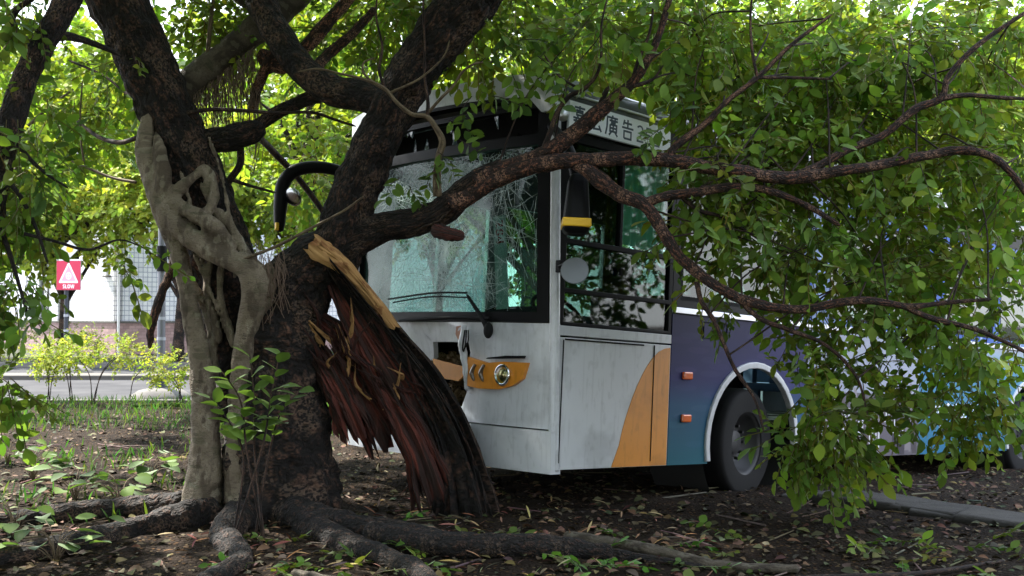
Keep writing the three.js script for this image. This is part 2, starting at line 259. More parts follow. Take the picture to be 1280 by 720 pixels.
// ---------------------------------------------------------------- ground, roads, kerbs
{
  const line = (a, b, fine) => { const o = []; let x = a; while (x < b) { o.push(x); const c = x < fine[0] ? fine[0] - x : x > fine[1] ? x - fine[1] : 0; x += Math.max(0.09, c * 0.22); } o.push(b); return o; };
  const xs = line(-160, 160, [-6.5, 7.5]), zs = line(-190, 12, [-16, -3]), pos = [], uv = [], idx = [];
  for (const z of zs) for (const x of xs) { pos.push(x, ground(x, z), z); uv.push(x / 2.2, z / 2.2); }
  const n = xs.length; for (let j = 0; j < zs.length - 1; j++) for (let i = 0; i < n - 1; i++) { const a = j * n + i; idx.push(a, a + n, a + 1, a + 1, a + n, a + n + 1); }
  const g = new THREE.BufferGeometry(); g.setAttribute('position', new THREE.Float32BufferAttribute(pos, 3)); g.setAttribute('uv', new THREE.Float32BufferAttribute(uv, 2)); g.setIndex(idx); g.computeVertexNormals();
  struct('ground', g, M.soil);
  const sheet = (x0, x1, z0, z1, y, s = 3) => { const p = new THREE.PlaneGeometry(x1 - x0, z1 - z0).rotateX(-Math.PI / 2).translate((x0 + x1) / 2, y, (z0 + z1) / 2), u = p.attributes.uv, q = p.attributes.position; for (let i = 0; i < u.count; i++) u.setXY(i, q.getX(i) / s, q.getZ(i) / s); return p; };
  struct('road', sheet(-120, 120, -33.5, -19.1, -0.145), M.asphalt);
  const kerbs = struct('kerb', box(240, 0.2, 0.16, 0, -0.12, -19.05, 0.02), M.concrete); kerbs.userData.label = 'concrete kerb between the soil verge and the road';
  const far = struct('kerb', box(240, 0.22, 0.2, 0, -0.1, -33.5, 0.02), M.concrete); far.userData.label = 'concrete kerb along the far side of the road';
  const isl = struct('traffic_island', box(240, 0.2, 1.2, 0, -0.13, -27.6, 0.03), std({ map: T.concrete, color: col(0.55, 0.53, 0.5), roughness: 0.92 }));
  isl.userData.label = 'low dull concrete island running along the road';
  struct('lawn', sheet(-120, 120, -60, -33.6, -0.06), std({ map: T.soil, color: col(0.62, 1.15, 0.32), roughness: 0.97 }));
}
// ---------------------------------------------------------------- the tiled building across the road
{
  const C = P(145, 441, 42), H = 8.5, cell = 0.19; C.y = -0.06;
  const b = thing('tiled_building', 'white tiled building with pink brick base across the road', 'building', C);
  const tileT = tex(256, 256, (u, v) => { const x = (u * 8) % 1, y = (v * 8) % 1, j = x < 0.13 || y < 0.13, k = hash(Math.floor(u * 8), Math.floor(v * 8), 77); return j ? [0.55, 0.57, 0.66] : mixc([0.86, 0.86, 0.89], [0.93, 0.93, 0.94], k); }, true);
  const tileB = tex(256, 256, (u, v) => ((u * 8) % 1 < 0.13 || (v * 8) % 1 < 0.13 ? 0 : 1));
  const brickT = tex(256, 256, (u, v) => { const row = Math.floor(v * 8), x = (u * 4 + (row % 2) * 0.5) % 1, y = (v * 8) % 1, k = hash(Math.floor(u * 4 + (row % 2) * 0.5) % 4, row, 78); return x < 0.06 || y < 0.12 ? [0.52, 0.44, 0.44] : mixc([0.60, 0.49, 0.49], [0.71, 0.59, 0.585], k); }, true);
  const tileM = phys({ map: tileT, bumpMap: tileB, bumpScale: 0.004, roughness: 0.3 }), brickM = std({ map: brickT, roughness: 0.85 });
  const frameM = std({ color: col(0.45, 0.46, 0.48), metalness: 0.6, roughness: 0.4 }), paneM = phys({ color: col(0.03, 0.035, 0.04), roughness: 0.06, clearcoat: 1 });
  const uvm = (g, a, s) => { const p = g.attributes.position, u = g.attributes.uv; for (let i = 0; i < p.count; i++) u.setXY(i, p[a](i) / s, p.getY(i) / s); return g; };
  // each face: a wall in its own plane (x along it), turned into place
  const face = (turn, len, dir, holes) => {
    const grp = (g) => g.translate(dir * len / 2, 0, 0).rotateY(turn);
    const s = new THREE.Shape([[-len / 2, 1.25], [len / 2, 1.25], [len / 2, H], [-len / 2, H]].map((p) => new THREE.Vector2(...p)));
    for (const [x0, y0, x1, y1] of holes) s.holes.push(new THREE.Path([[x0, y0], [x0, y1], [x1, y1], [x1, y0]].map(([x, y]) => new THREE.Vector2(x - dir * len / 2, y))));
    const w = new THREE.ExtrudeGeometry(s, { depth: 0.25, bevelEnabled: false }).translate(0, 0, -0.25);
    part(b, 'wall', grp(uvm(w, 'getX', cell * 8)), tileM);
    part(b, 'brick_base', grp(uvm(box(len + 0.04, 1.25, 0.3, 0, 0.625, -0.12), 'getX', 1.0)), brickM);
    part(b, 'ledge', grp(box(len + 0.06, 0.08, 0.36, 0, 1.27, -0.11)), M.concrete);
    for (const [x0, y0, x1, y1] of holes) {
      const w0 = x1 - x0, h0 = y1 - y0, cx = (x0 + x1) / 2 - dir * len / 2, cy = (y0 + y1) / 2;
      const win = part(b, 'window', grp(merge([box(0.05, h0, 0.07, cx - w0 / 2 + 0.025, cy, -0.1), box(0.05, h0, 0.07, cx + w0 / 2 - 0.025, cy, -0.1), box(w0 - 0.1, 0.05, 0.07, cx, cy - h0 / 2 + 0.025, -0.1), box(w0 - 0.1, 0.05, 0.07, cx, cy + h0 / 2 - 0.025, -0.1), ...(w0 > 1 ? [box(0.05, h0 - 0.1, 0.06, cx, cy, -0.1)] : [])])), frameM);
      part(win, 'pane', grp(box(w0 - 0.1, h0 - 0.1, 0.012, cx, cy, -0.12)), paneM);
      part(win, 'sill', grp(box(w0 + 0.1, 0.05, 0.14, cx, y0 - 0.027, 0.05)), M.concrete);
    }
  };
  face(Math.PI / 4, 20, 1, [[4.5, 2, 6, 3.6], [8.5, 2, 10, 3.6], [4.5, 5, 6, 6.6], [8.5, 5, 10, 6.6]]);
  face(-Math.PI / 4, 13, -1, [[-0.95, 3.1, -0.55, 3.85], [-0.95, 4.7, -0.55, 5.45], [-5.6, 0.3 + 1.0, -4.2, 3.1], [-7.6, 1.3, -6.2, 3.1], [-5.6, 4.6, -4.2, 6.3]]);
  part(b, 'roof_slab', merge([box(20, 0.3, 9, 10, H + 0.15, -4.5).rotateY(Math.PI / 4)]), M.concrete);
  part(b, 'back_wall', merge([box(20, H, 0.25, 10, H / 2, -9).rotateY(Math.PI / 4)]), M.concrete);
  part(b, 'drain_pipe', new THREE.CylinderGeometry(0.05, 0.05, H - 0.2, 10).translate(0.12, H / 2 - 0.1, 0.1), M.alu);
}
// ---------------------------------------------------------------- posts and the warning sign
{
  const rd = -0.145, paintM = phys({ color: col(0.03, 0.035, 0.05), roughness: 0.5, map: T.dirt }), bandM = std({ color: col(0.35, 0.36, 0.4), roughness: 0.5 });
  const mound = (r, h) => new THREE.LatheGeometry([[0, h], [0.3 * r, h * 0.97], [0.7 * r, h * 0.72], [r * 0.95, h * 0.22], [r, -0.03]].map(([x, y]) => new THREE.Vector2(x, y)), 24);
  const at = P(82, 466, 29.5); at.y = rd;
  const s = thing('warning_sign', 'pink square warning sign with white triangle on dark pole', 'sign', at);
  part(s, 'pole', new THREE.CylinderGeometry(0.055, 0.06, 3.3, 14).translate(0, 1.65, 0), paintM);
  for (let k = 0; k < 4; k++) part(s, 'pole_band', new THREE.CylinderGeometry(0.064, 0.064, 0.07, 14).translate(0, 0.35 + k * 0.42, 0), bandM);
  part(s, 'base', mound(0.75, 0.3), M.concrete);
  const c = document.createElement('canvas'); c.width = c.height = 256; const g = c.getContext('2d');
  g.fillStyle = '#cf2f52'; g.fillRect(0, 0, 256, 256); g.fillStyle = '#f4f1f3'; g.fillRect(0, 0, 256, 10);
  g.strokeStyle = '#fbf6f7'; g.lineWidth = 16; g.lineJoin = 'round'; g.fillStyle = '#e9a9ba'; g.beginPath(); g.moveTo(128, 34); g.lineTo(222, 190); g.lineTo(34, 190); g.closePath(); g.fill(); g.stroke();
  g.strokeStyle = '#fdf4f5'; g.lineWidth = 8; g.beginPath(); g.arc(128, 138, 26, 0, 7); g.stroke(); g.beginPath(); g.moveTo(108, 138); g.lineTo(148, 138); g.moveTo(128, 118); g.lineTo(128, 160); g.stroke();
  g.fillStyle = '#fff'; g.font = 'bold 46px sans-serif'; g.textAlign = 'center'; g.fillText('SLOW', 128, 243);
  const ct = new THREE.CanvasTexture(c); ct.colorSpace = THREE.SRGBColorSpace;
  const plate = part(s, 'sign_plate', box(0.66, 0.84, 0.025, 0.1, 2.72, 0.1, 0.008), bandM);
  part(plate, 'sign_face', new THREE.PlaneGeometry(0.65, 0.83).translate(0.1, 2.72, 0.1165), std({ map: ct, roughness: 0.5 }));
  const up = part(s, 'diamond_plate', box(0.34, 0.34, 0.02, 0, 0, 0, 0.006).rotateZ(Math.PI / 4).translate(0.12, 3.42, 0.09), std({ color: col(0.72, 0.72, 0.74), roughness: 0.5 }));
  part(up, 'yellow_disc', new THREE.CylinderGeometry(0.1, 0.1, 0.006, 24).rotateX(Math.PI / 2).translate(0.12, 3.42, 0.104), std({ color: col(0.85, 0.55, 0.03), roughness: 0.5 }));
  const a2 = P(201, 492, 21.2); a2.y = rd;
  const l = thing('road_post', 'tall dark steel post on round concrete footing beside the road', 'post', a2);
  part(l, 'pole', new THREE.CylinderGeometry(0.07, 0.08, 4.6, 16).translate(0, 2.3, 0), std({ color: col(0.16, 0.165, 0.19), roughness: 0.45, metalness: 0.5, map: T.dirt }));
  part(l, 'foot_flange', new THREE.CylinderGeometry(0.085, 0.15, 0.26, 16).translate(0, 0.27, 0), paintM);
  part(l, 'upper_sleeve', new THREE.CylinderGeometry(0.1, 0.1, 0.5, 16).translate(0, 2.72, 0), M.black);
  for (let k = 0; k < 3; k++) part(l, 'pole_band', new THREE.CylinderGeometry(0.084, 0.086, 0.06, 16).translate(0, 0.75 + k * 0.4, 0), bandM);
  part(l, 'base', mound(0.6, 0.2), M.concrete);
}
// ---------------------------------------------------------------- hedge and saplings along the road
{
  const hedge = (x0, x1, d, h, label, seed, mat) => { const a = P((x0 + x1) / 2, 440, d); a.y = -0.05; const o = thing('hedge', label, 'hedge', a), cl = [], r = rng(seed), w = (x1 - x0) / F * d; for (let i = 0; i < w * 3.2; i++) cl.push([V(a.x + rr(-w / 2, w / 2, r), rr(0.25, h, r), a.z + rr(-0.5, 0.5, r)), 0.35, 16, rr(0.8, 1.3, r)]);
    for (let i = 0; i < w * 1.5; i++) { const x = rr(-w / 2, w / 2, r); part(o, 'stem', tube([[V(x, 0, 0), 0.025], [V(x + rr(-0.1, 0.1, r), h * 0.5, rr(-0.2, 0.2, r)), 0.018], [V(x + rr(-0.2, 0.2, r), h * 0.9, rr(-0.3, 0.3, r)), 0.008]], { seg: 5 }), M.twig); }
    crown(o, cl, SP.small, mat, seed + 1, { name: 'foliage', droop: -0.1 }); };
  hedge(-40, 66, 36.5, 1.15, 'pale green bushy hedge in front of the dark building windows', 301, LM.light);
  hedge(84, 131, 35.5, 1.0, 'darker green clipped hedge at the foot of the white tiled corner', 305, LM.main);
  const sap = [[62, 0.95, 'three thin bare stems'], [88, 1.0, ''], [118, 1.05, ''], [160, 0.85, ''], [228, 0.8, '']];
  sap.forEach(([px, h], i) => { const a = P(px, 497, 17.6 + (i % 2) * 0.6), r = rng(320 + i); a.y = ground(a.x, a.z);
    const o = thing('sapling', 'thin young sapling with yellow green top on the verge', 'sapling', a, 'saplings planted along the verge'), tips = [];
    for (let k = 0; k < (i === 3 ? 1 : 3); k++) { const tx = rr(-0.4, 0.4, r), tz = rr(-0.25, 0.25, r), y = h * rr(0.8, 1, r); part(o, 'stem', tube([[V(rr(-0.05, 0.05, r), -0.03, 0), 0.009], [V(tx * 0.3, y * 0.5, tz * 0.3), 0.007], [V(tx, y * 0.82, tz), 0.005]], { seg: 5 }), M.twig); tips.push([V(a.x + tx, a.y + y * 0.86, a.z + tz), 0.25, 26, rr(0.8, 1.2, r)]); }
    tips.push([V(a.x, a.y + h * 0.92, a.z), 0.3, 22]); crown(o, tips, SP.small, LM.yellow, 340 + i, { scale: 0.62, droop: -0.1, name: 'crown', flat: 0.55 }); });
}
// ---------------------------------------------------------------- the crashed bus: x runs to its tail, z = 0 is its near side, front corner at the origin
{
  const W = 2.55, LEN = 11.2;
  const bus = thing('city_bus', 'white city bus with smashed windscreen rammed into the tree', 'bus', BO.clone());
  bus.rotation.order = 'YXZ'; bus.rotation.y = TH; bus.rotation.z = -Math.atan(BP); bus.updateMatrixWorld(true);
  const Lp = (px, py, d) => bus.worldToLocal(P(px, py, d));
  const v2 = (l) => l.map((p) => new THREE.Vector2(p[0], p[1]));
  const rect = (x0, y0, x1, y1) => [[x0, y0], [x1, y0], [x1, y1], [x0, y1]];
  const shapeOf = (o, holes = []) => { const s = new THREE.Shape(v2(o)); for (const h of holes) s.holes.push(new THREE.Path(v2(h))); return s; };
  const FX = (a, b) => { const e = (a + W / 2) / (W / 2); return -0.055 * b - 0.11 * (1 - e * e) + 0.02; };
  const flip = (g) => { for (const n of Object.keys(g.attributes)) { const A = g.attributes[n], s = A.itemSize, a = A.array; for (let i = 0; i < A.count; i += 3) for (let c = 0; c < s; c++) { const t = a[(i + 1) * s + c]; a[(i + 1) * s + c] = a[(i + 2) * s + c]; a[(i + 2) * s + c] = t; } } return g; };
  const ext = (s, d, bev = 0) => new THREE.ExtrudeGeometry(s, bev ? { depth: d - 2 * bev, bevelEnabled: true, bevelSize: bev, bevelThickness: bev, bevelSegments: 2, bevelOffset: -bev, curveSegments: 20 } : { depth: d, bevelEnabled: false, curveSegments: 28 });
  const fpanel = (o, d, off, holes = [], bump = null, edge = 0.16) => { // a panel on the front: (a, b) = (z, y), thickness inwards from the skin
    let g = ext(shapeOf(o, holes), d); g = new TessellateModifier(edge, 7).modify(g); g.deleteAttribute('normal');
    const p = g.attributes.position; for (let i = 0; i < p.count; i++) { const a = p.getX(i), b = p.getY(i), c = p.getZ(i); p.setXYZ(i, FX(a, b) + off + c + (bump ? bump(a, b) : 0), b, a); }
    flip(g); g.deleteAttribute('uv'); g = toCreasedNormals(mergeVertices(g, 1e-4), 0.6); const q = g.attributes.position, uv = new Float32Array(q.count * 2); for (let i = 0; i < q.count; i++) uv.set([q.getZ(i) / 1.2, q.getY(i) / 1.2], i * 2); g.setAttribute('uv', new THREE.BufferAttribute(uv, 2)); return g;
  };
  const spanel = (o, z0, d, holes = [], bev = 0) => { const g = ext(shapeOf(o, holes), d, bev).translate(0, 0, z0 - d + bev), p = g.attributes.position, u = g.attributes.uv; for (let i = 0; i < p.count; i++) u.setXY(i, p.getX(i) / 1.6, p.getY(i) / 1.6); return g; };
  const uvBox = (g, x0, w, y0, h) => { const p = g.attributes.position, u = g.attributes.uv; for (let i = 0; i < p.count; i++) u.setXY(i, (p.getX(i) - x0) / w, (p.getY(i) - y0) / h); return g; };
  const canvas = (w, h, draw) => { const c = document.createElement('canvas'); c.width = w; c.height = h; draw(c.getContext('2d'), w, h); const t = new THREE.CanvasTexture(c); t.colorSpace = THREE.SRGBColorSpace; return t; };
  const GL = { // characters as strokes on a 10 x 10 grid
    jia: [[1.5, 1, 8.5, 1], [5, 0, 5, 2.2], [2.5, 2.3, 7.5, 2.3], [3, 3.2, 7, 3.2, 7, 4.5, 3, 4.5, 3, 3.2], [3.6, 4.8, 4, 5.8], [6.4, 4.8, 6, 5.8], [0.8, 6, 9.2, 6], [1, 7.3, 4.6, 7.3, 4.4, 9.4, 3.6, 9.5], [2.8, 6.4, 2.5, 8.2, 1.2, 9.8], [5.8, 9.4, 5.8, 7.3, 8.8, 7.3, 8.8, 9.4, 5.8, 9.4]],
    hong: [[5, 0, 5, 1.2], [1, 3, 1, 1.6, 9, 1.6, 9, 3], [1.5, 4, 8.5, 4], [4.2, 2.6, 3.4, 5.5, 1, 9.5], [5, 5, 3.6, 8.8, 7.8, 8.5], [7, 6.8, 8.8, 9.6]],
    guang: [[5.2, 0, 5.2, 1], [9, 1.2, 1.5, 1.2, 1.4, 6, 0.5, 9.8], [3, 2.6, 9, 2.6], [4.6, 1.6, 4.6, 3.6, 7, 3.6, 7, 1.6], [5.8, 3.6, 5.8, 7.8], [3.6, 4.6, 8.2, 4.6, 8.2, 7.8, 3.6, 7.8, 3.6, 4.6], [3.6, 6.2, 8.2, 6.2], [4.6, 8, 3, 9.8], [7.2, 8, 9, 9.8]],
    gao: [[2.6, 0.4, 1.8, 3], [2, 1.8, 8, 1.8], [5, 0, 5, 4.2], [0.8, 4.2, 9.2, 4.2], [2.4, 9.4, 2.4, 5.8, 7.6, 5.8, 7.6, 9.4, 2.4, 9.4]],
    mo: [[0.3, 3, 4, 3], [2.2, 0.5, 2.2, 9.6], [2.2, 3.4, 0.6, 6.5], [2.2, 3.8, 3.8, 5.5], [4.6, 1.6, 9.4, 1.6], [6, 0.6, 6, 2.6], [8, 0.6, 8, 2.6], [5, 3.2, 9, 3.2, 9, 6, 5, 6, 5, 3.2], [5, 4.6, 9, 4.6], [4.4, 7.2, 9.6, 7.2], [7, 6, 6.4, 8, 4.6, 9.6], [7, 7.2, 9.4, 9.6]],
    li: [[0.6, 1.6, 4, 1.6], [0.6, 4.8, 4, 4.8], [0.4, 8.6, 4.2, 7.8], [2.3, 1.6, 2.3, 8.2], [5, 1, 9, 1, 9, 5.4, 5, 5.4, 5, 1], [5, 3.2, 9, 3.2], [7, 1, 7, 9.4], [5, 7.4, 9, 7.4], [4.4, 9.4, 9.6, 9.4]],
    sha: [[1, 1.2, 2.4, 2.4], [0.6, 4, 2, 5.2], [0.6, 9.2, 2.6, 6.6], [6.4, 0.5, 6.4, 5.6], [4.6, 2.2, 3.8, 4.8], [8, 2, 9.2, 4.4], [8.6, 5.4, 6.6, 8.2, 3.6, 9.6]],
    zhi: [[5.2, 0.6, 5.2, 9], [5.2, 4.2, 8.6, 4.2], [2.4, 3.6, 2.4, 9], [0.6, 9.2, 9.4, 9.2]],
    shou: [[3, 0.4, 3.8, 1.8], [7, 0.4, 6.2, 1.8], [0.8, 2.2, 9.2, 2.2], [5, 2.2, 4.6, 3.8], [2.4, 3.8, 7.6, 3.8, 7.6, 9.6, 2.4, 9.6, 2.4, 3.8], [2.4, 5.8, 7.6, 5.8], [2.4, 7.7, 7.6, 7.7]],
    shuang: [[1, 1.4, 4.4, 1.4, 3.4, 5, 0.8, 9.4], [1.6, 4, 4.4, 9], [5.4, 1.4, 9, 1.4, 8, 5, 5, 9.4], [6, 4, 9.4, 9.4]],
  };
  const glyph = (g, name, x, y, w, h, lw) => { g.lineWidth = lw; g.lineCap = 'butt'; g.lineJoin = 'miter'; for (const s of GL[name]) { g.beginPath(); for (let i = 0; i < s.length; i += 2) g[i ? 'lineTo' : 'moveTo'](x + s[i] / 10 * w, y + s[i + 1] / 10 * h); g.stroke(); } };
  const arch = (cx, r, y0, n = 22) => { const o = [], a0 = Math.asin((y0 - 0.5) / r); for (let i = 0; i <= n; i++) { const t = Math.PI - a0 + (2 * a0 - Math.PI) * i / n; o.push([cx + r * Math.cos(t), 0.5 + r * Math.sin(t)]); } return o; };
  const WX = [2.5, 8.6], WR = 0.68, Y0 = 0.33, E0 = (y) => -0.055 * y + 0.03;

  // near side: white driver's panel, orange sweep, printed side
  const sweep = [[0.62, Y0 + 0.004]]; for (let i = 0; i <= 10; i++) { const t = i / 10; sweep.push([0.70 + 0.585 * Math.pow(t, 1.25), 0.5 + 0.78 * Math.sin(t * Math.PI / 2)]); }
  sweep.push([1.285, Y0 + 0.004]);
  part(bus, 'driver_panel', spanel([[E0(Y0), Y0], [1.296, Y0], [1.296, 1.3], [E0(1.3), 1.3]], 0, 0.04, [], 0.004), M.white);
  part(bus, 'upper_side_panel', spanel([[E0(1.308), 1.312], [1.296, 1.312], [1.296, 1.385], [E0(1.385), 1.385]], 0.004, 0.044, [], 0.004), M.white);
  part(bus, 'orange_sweep', spanel(sweep, 0.004, 0.004), M.orange, 'orange curved sweep painted on the white panel');
  part(bus, 'panel_joint', merge([box(0.9, 0.012, 0.006, 0.5, 1.285, 0.003), box(0.008, 0.9, 0.006, 0.035, 0.83, 0.003), box(0.006, 0.92, 0.012, 1.08, 0.83, 0.003)]), M.matte);
  const lower = [[1.304, Y0], ...arch(WX[0], WR, Y0), ...arch(WX[1], WR, Y0), [LEN, Y0], [LEN, 1.56], [1.304, 1.56]];
  const wrap = canvas(2048, 266, (g, w, h) => {
    const X = (t) => (t - 1.3) / 9.9 * w, Yv = (y) => h - (y - 0.33) / 1.23 * h;
    let k = g.createLinearGradient(0, 0, 0, h); k.addColorStop(0, '#191848'); k.addColorStop(0.42, '#23255c'); k.addColorStop(0.6, '#1d4a6c'); k.addColorStop(1, '#155a6a'); g.fillStyle = k; g.fillRect(0, 0, X(3.35), h);
    const r = rng(5); for (let i = 0; i < 60; i++) { g.fillStyle = `rgba(${150 + 80 * r() | 0},${100 + 90 * r() | 0},200,0.05)`; g.beginPath(); g.ellipse(X(1.3 + 2 * r()), h * r(), 30, 6, 0, 0, 7); g.fill(); }
    g.fillStyle = '#9a9fae'; g.fillRect(X(3.35), 0, X(5.62) - X(3.35), h);
    g.fillStyle = '#5d5860'; g.fillRect(X(3.35), h * 0.48, X(5.62) - X(3.35), h * 0.52);
    for (let i = 0; i < 46; i++) { const x = X(3.4 + 2.15 * r()), hh = h * (0.15 + 0.5 * r()); g.fillStyle = ['#453f45', '#7a7479', '#3a363f', '#8d888c', '#594f51'][i % 5]; g.fillRect(x, h - hh - h * 0.06 * r(), 8 + 24 * r(), hh); }
    g.strokeStyle = '#e8e8ea'; g.lineWidth = 4; for (let i = 0; i < 12; i++) { const x = X(3.5 + 2 * r()), y = h * (0.45 + 0.3 * r()); g.strokeRect(x, y, 10 + 12 * r(), 20 + 30 * r()); }
    k = g.createLinearGradient(0, 0, 0, h); k.addColorStop(0, '#a4abb8'); k.addColorStop(0.22, '#4d86a3'); k.addColorStop(1, '#1d6485'); g.fillStyle = k; g.fillRect(X(5.62), 0, w - X(5.62), h);
    g.strokeStyle = '#eef3f6'; ['mo', 'li', 'sha', 'zhi', 'shou', 'shuang'].forEach((n, i) => glyph(g, n, X(6.0 + i * 0.215), Yv(0.9), 34, 40, 5));
    g.lineWidth = 3; ['li', 'shou', 'gao', 'sha', 'mo', 'zhi', 'shuang'].forEach((n, i) => glyph(g, n, X(6.1 + i * 0.13), Yv(0.66), 20, 22, 3));
  });
  part(bus, 'printed_side', uvBox(spanel(lower, 0, 0.04, [], 0), 1.3, 9.9, 0.33, 1.23), phys({ map: wrap, roughness: 0.5, specularIntensity: 0.45 }), 'side printed with purple to teal advertising film');
  part(bus, 'belt_trim', box(LEN - 1.31, 0.05, 0.03, (LEN + 1.31) / 2, 1.592, 0.001, 0.006), M.alu);
  part(bus, 'fuel_flap', spanel(rect(1.72, 1.38, 2.06, 1.52), 0.006, 0.006, [rect(1.727, 1.387, 2.053, 1.513)]), M.matte);
  for (const y of [1.06, 0.71]) { const m = part(bus, 'side_marker_lamp', box(0.12, 0.065, 0.03, 1.515, y, 0.012, 0.012), phys({ color: col(0.75, 0.13, 0.015), roughness: 0.2, clearcoat: 1 })); }
  for (const cx of WX) {
    const o = arch(cx, WR + 0.03, Y0 + 0.02), i = arch(cx, WR - 0.025, Y0 + 0.02).reverse();
    part(bus, 'wheel_arch_trim', spanel([...o, ...i], 0.022, 0.06, [], 0.008), M.white);
    part(bus, 'wheel_housing', new THREE.CylinderGeometry(WR, WR, 0.6, 28, 1, true, -Math.PI / 2, Math.PI).rotateX(Math.PI / 2).translate(cx, 0.5, -0.345), phys({ color: col(0.015, 0.015, 0.015), roughness: 0.9, side: THREE.DoubleSide }));
  }
  for (const cx of WX) part(bus, 'wheel_housing_back', box(1.4, 0.9, 0.03, cx, 0.72, -0.62), M.matte);
  // windows of the near side
  const dh = [[0.03, 2.035, 0.615, 2.76], [0.65, 2.035, 1.245, 2.76], [0.03, 1.665, 1.245, 1.995], [0.03, 1.415, 1.255, 1.63]];
  const dw = part(bus, 'driver_window', spanel([[E0(1.39) + 0.02, 1.39], [1.298, 1.39], [1.298, 2.83], [E0(2.83) + 0.02, 2.83]], -0.004, 0.05, dh.map((h) => rect(...h).reverse()), 0.005), M.black, 'black framed driver window with a green curtain');
  dh.forEach(([x0, y0, x1, y1], i) => part(dw, 'pane', box(x1 - x0 + 0.02, y1 - y0 + 0.02, 0.006, (x0 + x1) / 2, (y0 + y1) / 2, -0.03), i === 1 ? M.clear : M.tint));
  part(dw, 'window_latch', box(0.03, 0.06, 0.02, 0.635, 1.84, 0.003, 0.006), M.matte);
  { const g = new THREE.PlaneGeometry(0.6, 0.76, 90, 6), p = g.attributes.position; for (let i = 0; i < p.count; i++) { const x = p.getX(i), y = p.getY(i); p.setZ(i, 0.016 * Math.sin(x * 88 + 1.1 * Math.sin(x * 23)) + 0.004 * fbm(x * 20, y * 4, 2, 2)); p.setY(i, y - (y < 0 ? 0.05 * (x + 0.3) : 0)); } g.computeVertexNormals(); part(bus, 'curtain', g.translate(0.94, 2.46, -0.09), M.curtain, 'pleated sea green curtain behind the driver window'); }
  const band = [[1.302, 1.62], [LEN, 1.62], [LEN, 2.83], [1.302, 2.83]], wins = [[1.4, 3.2], [3.72, 4.75], [4.95, 5.75], [6.2, 7.5], [7.7, 9.1], [9.3, 10.9]];
  const wrapTop = canvas(1024, 128, (g, w, h) => { const X = (t) => (t - 1.3) / 9.9 * w, r = rng(9); g.fillStyle = '#0b0c0e'; g.fillRect(0, 0, X(3.25), h); const k = g.createLinearGradient(X(3.2), 0, w, 0); k.addColorStop(0, '#8695b0'); k.addColorStop(0.25, '#3c5fa8'); k.addColorStop(0.5, '#2f55a5'); k.addColorStop(0.75, '#9aa6b8'); k.addColorStop(1, '#557aa3'); g.fillStyle = k; g.fillRect(X(3.25), 0, w, h); for (let i = 0; i < 40; i++) { g.fillStyle = ['#e9edf4', '#2a4f9d', '#9fb4d6'][i % 3]; g.fillRect(X(3.3 + 6 * r()), h * r() * 0.7, 2 + 6 * r(), h * (0.2 + 0.5 * r())); } });
  part(bus, 'window_band', uvBox(spanel(band, -0.004, 0.05, wins.map(([a, b]) => rect(a, 1.68, b, 2.7).reverse())), 1.3, 9.9, 1.62, 1.21), phys({ map: wrapTop, roughness: 0.5, specularIntensity: 0.4 }));
  for (const [a, b] of wins) { const w = part(bus, 'side_window', spanel(rect(a, 1.68, b, 2.7), -0.008, 0.03, [rect(a + 0.035, 1.715, b - 0.035, 2.665).reverse()]), M.rubber); part(w, 'pane', box(b - a - 0.05, 0.97, 0.006, (a + b) / 2, 2.19, -0.03), M.tint); part(w, 'slider_bar', box(b - a - 0.07, 0.03, 0.02, (a + b) / 2, 2.4, -0.024), M.rubber); }
  part(bus, 'upper_band', spanel([[E0(2.835), 2.835], [LEN, 2.835], [LEN, 3.06], [E0(3.06), 3.06]], -0.004, 0.05), M.black);
  part(bus, 'corner_pillar', tube([[V(E0(0.32) + 0.016, 0.32, -0.034), 0.04], [V(E0(1.5) + 0.014, 1.5, -0.034), 0.04], [V(E0(3.06) + 0.012, 3.06, -0.034), 0.04]], { amp: 0, seg: 20, tip: false }), M.white);
  const advert = canvas(768, 144, (g, w, h) => { g.fillStyle = '#fafdff'; g.fillRect(0, 0, w, h); g.strokeStyle = '#33434f'; ['jia', 'hong', 'guang', 'gao'].forEach((n, i) => glyph(g, n, 18 + i * 118, 16, 104, 112, 11)); g.fillStyle = '#33434f'; g.font = '132px sans-serif'; g.save(); g.scale(0.9, 1); g.fillText('252', 545, 122); g.restore(); });
  const sg = part(bus, 'advert_board', box(1.2, 0.215, 0.02, 0.56, 2.95, 0.012, 0.004), M.white, 'pale board with dark lettering above the driver window');
  part(sg, 'board_face', new THREE.PlaneGeometry(1.19, 0.205).translate(0.56, 2.95, 0.0255), std({ map: advert, roughness: 0.45 }));
  // roof
  { const s = shapeOf([[0.02, 3.05], [0.02, 3.12], [0.005, 3.18], [-0.05, 3.23], [-0.16, 3.255], [-1.27, 3.285], [-W + 0.16, 3.255], [-W + 0.05, 3.23], [-W - 0.005, 3.18], [-W - 0.02, 3.12], [-W - 0.02, 3.05], [-W + 0.06, 3.05], [-W + 0.2, 3.14], [-0.2, 3.14], [-0.06, 3.05]]);
    const g = ext(s, LEN - 0.12, 0), p = g.attributes.position; for (let i = 0; i < p.count; i++) p.setXYZ(i, p.getZ(i) - 0.06, p.getY(i), p.getX(i)); flip(g); const m = toCreasedNormals(mergeVertices((g.deleteAttribute('normal'), g.deleteAttribute('uv'), g), 1e-4), 0.7); part(bus, 'roof', m, M.roof);
    part(bus, 'roof_gutter', box(LEN - 0.1, 0.02, 0.03, LEN / 2 - 0.1, 3.1, 0.02, 0.006), M.alu);
    part(bus, 'roof_air_unit', box(3.4, 0.2, 1.7, 6.2, 3.34, -W / 2, 0.07), M.white); }
